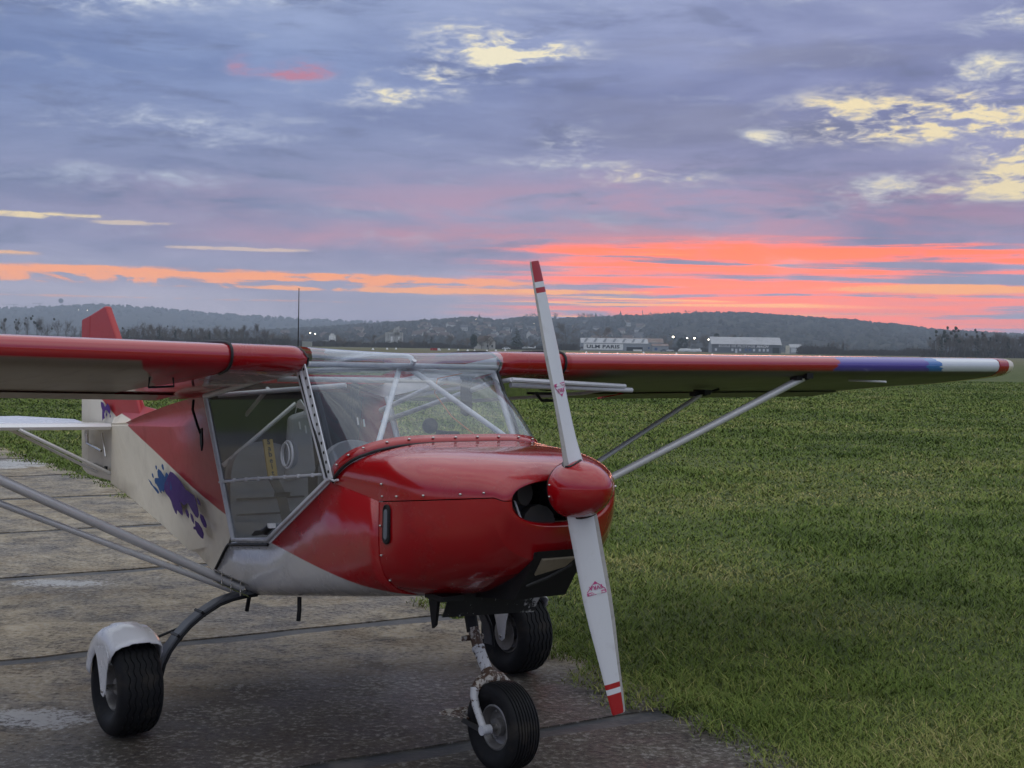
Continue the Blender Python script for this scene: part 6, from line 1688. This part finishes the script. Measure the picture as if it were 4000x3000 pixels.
# trees breaking the ridge line
for i, (px, hh, k) in enumerate(((2062, 14, 'oak'), (2074, 17, 'ash'), (2096, 15, 'oak'), (2118, 14, 'oak'), (2168, 20, 'ash'), (2265, 16, 'oak'), (2285, 17, 'oak'), (2300, 16, 'oak'), (2350, 13, 'oak'), (2372, 12, 'ash'), (2400, 12, 'oak'), (2447, 13, 'ash'), (2545, 14, 'oak'), (2560, 14, 'oak'), (2600, 12, 'ash'), (2680, 12, 'oak'), (2710, 11, 'oak'), (2750, 10, 'oak'))):
    a, b = KIND[k][i % len(KIND[k])]; r = NEAR_D
    o = empty('bare_tree', 'bare tree on the sunset ridge above the hangars', 'tree', 'ridge line trees', (r * math.tan(az_of(px)), r, hill_z(0, px, r)))
    for nm, me in (('trunk', a), ('crown', b)): c = link(bpy.data.objects.new(nm, me), o); c.scale = (hh * 1.5, hh * 1.5, hh)
for px, hh, lb in ((2323, 15, 'pointed fir rising above the ridge right of the propeller'), (2419, 17, 'tallest pointed fir on the ridge, left of the mast'), (2163, 14, 'pointed fir on the ridge beside the propeller blade'), (1868, 13, 'pointed fir among the village houses')):
    r = NEAR_D; o = empty('fir_tree', lb, 'tree', None, (r * math.tan(az_of(px)), r, hill_z(0, px, r)))
    g = G(); g.tube([(0, 0, 0), (0, 0, hh)], [0.4, 0.1], 5); g.build('trunk', BARK, o)
    g = G(); rr_ = random.Random(px)
    for lv in range(9):
        z = hh * (0.15 + 0.8 * lv / 9); w = hh * 0.34 * (1 - lv / 9.6)
        g.tube([(0, 0, z), (0, 0, z + hh * 0.17)], [w * rr_.uniform(.85, 1.15), 0.05], 7, cap=False)
    g.build('crown', EVER, o)
r = NEAR_D; o = empty('radio_mast', 'thin radio mast on the ridge against the red sky', 'mast', None, (r * math.tan(az_of(2505)), r, hill_z(0, 2505, r)))
g = G(); g.tube([(0, 0, 0), (0, 0, 16.5)], 0.55, 6); g.build('pole', CLAD2, o); g = G(); g.tube([(0, 0, 9), (0, 0, 16)], 0.85, 6); g.build('aerials', CLAD2, o)
# captive balloon and cranes far left
rB = 4300.0; sB = rB / 5388
o = empty('balloon', 'round tethered balloon hanging in the haze above the far hill', 'balloon', None, (rB * math.tan(az_of(235)), rB, CAM_H + (HYp(235) - 1175) * sB))
BM = bmat('balloon_cloth', (0.05, 0.06, 0.12)); BM2 = bmat('balloon_band', (0.30, 0.30, 0.32))
g = G(); g.sphere((0, 0, 0), 9.6 * sB, 0, 20, 14); g.build('envelope', BM, o, True)
for k in range(4):
    g = G(); a0_ = -1.0 + 0.5 * k
    g.plate([V3((9.65 * sB * math.cos(t) * math.sin(a0_), -9.65 * sB * math.cos(t) * math.cos(a0_), 9.65 * sB * math.sin(t))) for t in (-0.9, -0.5, 0, .5, .9)] + [V3((9.7 * sB * math.cos(t) * math.sin(a0_ + .18), -9.7 * sB * math.cos(t) * math.cos(a0_ + .18), 9.7 * sB * math.sin(t))) for t in (.9, .5, 0, -.5, -.9)], (0, -0.1, 0)); g.build('gore', BM2, o)
g = G(); g.tube([(0, 0, -12.5 * sB), (0, 0, -11.5 * sB)], 2.2 * sB, 10); g.build('gondola', CLAD2, o); g = G(); g.tube([(0, 0, -12 * sB), (0, 0, -9 * sB)], 0.12, 5); g.build('tether', CLAD2, o)
for i, (px, py, ln) in enumerate(((152, 1186, 26), (52, 1189, 40))):
    o = empty('tower_crane', ('tower crane on the far left ridge, nearer the balloon', 'tower crane on the far left ridge, at the picture edge')[i], 'crane', None, (FAR_D * 0.97 * math.tan(az_of(px)), FAR_D * 0.97, hill_z(1, px, FAR_D * 0.97)))
    zt = CAM_H + (HYp(px) - py) * FAR_D * 0.97 / 5388 - o.location.z
    g = G(); g.box((0, 0, zt / 2), (1.6, 1.6, zt)); g.build('tower', CLAD2, o); g = G(); g.box((-ln / 3, 0, zt), (ln * 1.3, 1.2, 1.3)); g.build('jib', CLAD2, o)

# flood lamps that are already lit
LAMP = bpy.data.materials.new('lit_lamp'); LAMP.use_nodes = True; LAMP.node_tree.nodes.clear()
e_ = LAMP.node_tree.nodes.new('ShaderNodeEmission'); e_.inputs[0].default_value = (1.0, 0.88, 0.66, 1); e_.inputs[1].default_value = 26; o_ = LAMP.node_tree.nodes.new('ShaderNodeOutputMaterial'); LAMP.node_tree.links.new(e_.outputs[0], o_.inputs[0])
for px, py, rr, lb in ((2626, 1316, 0.46, 'brightest lit floodlight beside the dark round evergreen'), (2681, 1321, 0.24, 'faint lit floodlight right of the dark round evergreen'), (2709, 1321, 0.36, 'lit floodlight in front of the trees by the gliders'), (2765, 1327, 0.34, 'lit floodlight next to the flying school hangar')):
    D = 800.0; o = empty('floodlight', lb, 'lamp', 'lit floodlights between the hangars', at(px, D)); h = hpx(px, py, D)
    g = G(); g.tube([(0, 0, 0), (0, 0, h)], 0.09, 6); g.build('pole', CLAD2, o); g = G(); g.box((0, 0.25, h), (1.0, 0.3, 0.7)); g.build('lamp_housing', CLAD2, o); g = G(); g.sphere((0, -0.1, h), rr, 0, 10, 8, (1, 0.5, 1)); g.build('lamp_glass', LAMP, o)
for i, (px, py) in enumerate(((1210, 1302), (1229, 1305), (240, 1220), (305, 1221), (337, 1222), (1855, 1266), (2083, 1284))):
    k = 1 if px < 400 else 0; r, z = on_hill(k, px, py + 2) if px < 400 or px > 1500 else (760.0, hpx(px, py, 760) - 6)
    o = empty('street_lamp', ('lit street lamp low behind the antenna', 'lit street lamp on the far left hillside', 'lit street lamp among the village houses')[0 if 1000 < px < 1500 else (1 if px < 400 else 2)], 'lamp', ('lamps behind the antenna', 'lamps on the left hillside', 'lamps in the village')[0 if 1000 < px < 1500 else (1 if px < 400 else 2)], (r * math.tan(az_of(px)), r, z if k or px > 1500 else GF))
    hh = 8.0 if (k or px > 1500) else hpx(px, py, 760)
    g = G(); g.tube([(0, 0, 0), (0, 0, hh)], 0.12, 5); g.build('pole', CLAD2, o); g = G(); g.sphere((0, -0.3, hh + 0.2), 0.4 if k else 0.18, 0, 8, 6); g.build('lamp_glass', LAMP, o)

# gliders, trailers, cars and markers on the grass
WGL = bmat('white_gelcoat', (0.70, 0.71, 0.73), rough=0.3, var=0.08); GLASSD = bmat('dark_canopy', (0.05, 0.07, 0.09), rough=0.1, var=0.1)
def parked_plane(px, D, label, rz, s=1.0):
    o = empty('parked_plane', label, 'aircraft', None, at(px, D)); o.rotation_euler[2] = R_(rz); o.scale = (s, s, s)
    g = G(); g.tube([(-3.4, 0, 0.9), (-3.0, 0, 1.0), (-1.8, 0, 1.15), (0, 0, 1.15), (3.6, 0, 1.05)], [0.15, 0.42, 0.55, 0.4, 0.12], 10); g.build('fuselage', WGL, o, True)
    g = G(); g.box((-1.0, 0, 1.85), (1.2, 9.0, 0.14)); g.build('wing', WGL, o); g = G(); g.plate([(3.0, 0, 1.1), (3.7, 0, 1.1), (3.8, 0, 2.1), (3.3, 0, 2.1)], (0, .1, 0)); g.build('fin', WGL, o)
    g = G(); g.box((-1.1, 0, 1.55), (1.2, 0.8, 0.5)); g.build('canopy', GLASSD, o)
    for s_ in (-0.8, 0.8): g = G(); g.tube([(-1.1, s_, 0.25), (-1.1, s_ * 1.15, 0.25)], 0.25, 10); g.build('wheel', TXTK, o)
parked_plane(2062, 700, 'small white aircraft parked on the turf left of the propeller', 12)
parked_plane(2252, 760, 'white high-wing aircraft parked left of the lettered hangar', 70)
parked_plane(2705, 790, 'white aircraft parked under the floodlights', 20, 1.2)
for px, D, L, lb in ((2678, 770, 9.0, 'long white glider trailer in front of the dark evergreen'), (2724, 772, 4.0, 'short white trailer left of the flying school hangar')):
    o = empty('trailer', lb, 'trailer', None, at(px, D))
    g = G(); g.loft([[V3((x, y * w, 0.35 + z * h)) for y, z in ((-.6, 0), (-.6, .8), (-.3, 1.15), (.3, 1.15), (.6, .8), (.6, 0))] for x, w, h in ((-L / 2, .8, .6), (-L / 2 + 1.2, 1.3, 1.4), (0, 1.3, 1.5), (L / 2, 1.1, 0.9))], 0, cap=True); g.build('body', WGL, o)
    for x in (-.5, .5): g = G(); g.tube([(x, -0.9, 0.3), (x, 0.9, 0.3)], 0.3, 10); g.build('wheel', TXTK, o)
def car(px, D, mat, label):
    o = empty('parked_car', label, 'car', None, at(px, D))
    g = G(); g.loft([[V3((x, y, z)) for x, z in ((-2.1, .35), (-2.1, .8), (-1.2, .95), (-.6, 1.45), (.8, 1.45), (1.5, .95), (2.1, .85), (2.1, .35))] for y in (-.8, .8)], 0, cap=True); g.build('body', mat, o)
    g = G(); g.box((0.1, -0.82, 1.18), (1.6, 0.05, 0.35)); g.build('window', GLASSD, o)
    for x in (-1.3, 1.3): g = G(); g.tube([(x, -0.85, .32), (x, .85, .32)], 0.32, 10); g.build('wheel', TXTK, o)
car(1975, 690, WGL, 'white car parked by the field edge left of the conifer'); car(2615, 800, WGL, 'pale car parked at the right end of the long shed'); car(2590, 802, CLAD2, 'dark grey car parked at the long shed')
o = empty('marker_board', 'low red and white marker board on the turf beyond the cabin roof', 'sign', None, at(1696, 430))
for k in range(4): g = G(); g.box((-1.0 + k * 0.75, 0, 0.45), (0.7, 0.1, 0.7)); g.build('panel', M['red'] if k != 3 else WALLW, o)
for x in (-1.1, 1.4): g = G(); g.box((x, 0, 0.2), (0.06, 0.06, 0.5)); g.build('post', CLAD2, o)
cone = None
for i, (px, D) in enumerate(((1455, 420), (1510, 470), (1545, 500), (1715, 450), (1752, 520), (1788, 480), (1825, 430), (1852, 410), (1900, 420), (1935, 470), (1972, 520), (2072, 430), (2118, 420), (2288, 420), (2340, 380), (2410, 360), (2512, 470), (2640, 430), (2780, 400), (2908, 380), (3005, 360), (3200, 380), (3378, 300), (3548, 300))):
    if cone is None:
        g = G(); g.tube([(0, 0, 0), (0, 0, 0.10), (0, 0, 0.62)], [0.42, 0.42, 0.06], 8); c_ = g.build('marker_cone', WALLW); cone = c_.data
    else: c_ = link(bpy.data.objects.new('marker_cone', cone))
    c_.location = at(px, D); tag(c_, 'small white marker cone on the far turf', 'marker', 'white boundary markers on the far turf')

# labels of look-alikes: counted along their row, from the left
from collections import defaultdict
rows = defaultdict(list)
for ob in bpy.data.objects:
    if ob.parent is None and ob.get('group') and ob.get('label'): rows[(ob['group'], ob['label'])].append(ob)
for (gname, lb), obs in rows.items():
    if len(obs) < 2: continue
    obs.sort(key=lambda q: q.location.x / max(q.location.y, 1))
    for n, ob in enumerate(obs): ob['label'] = ordinal(n + 1) + ' from the left: ' + lb
bpy.context.view_layer.update()
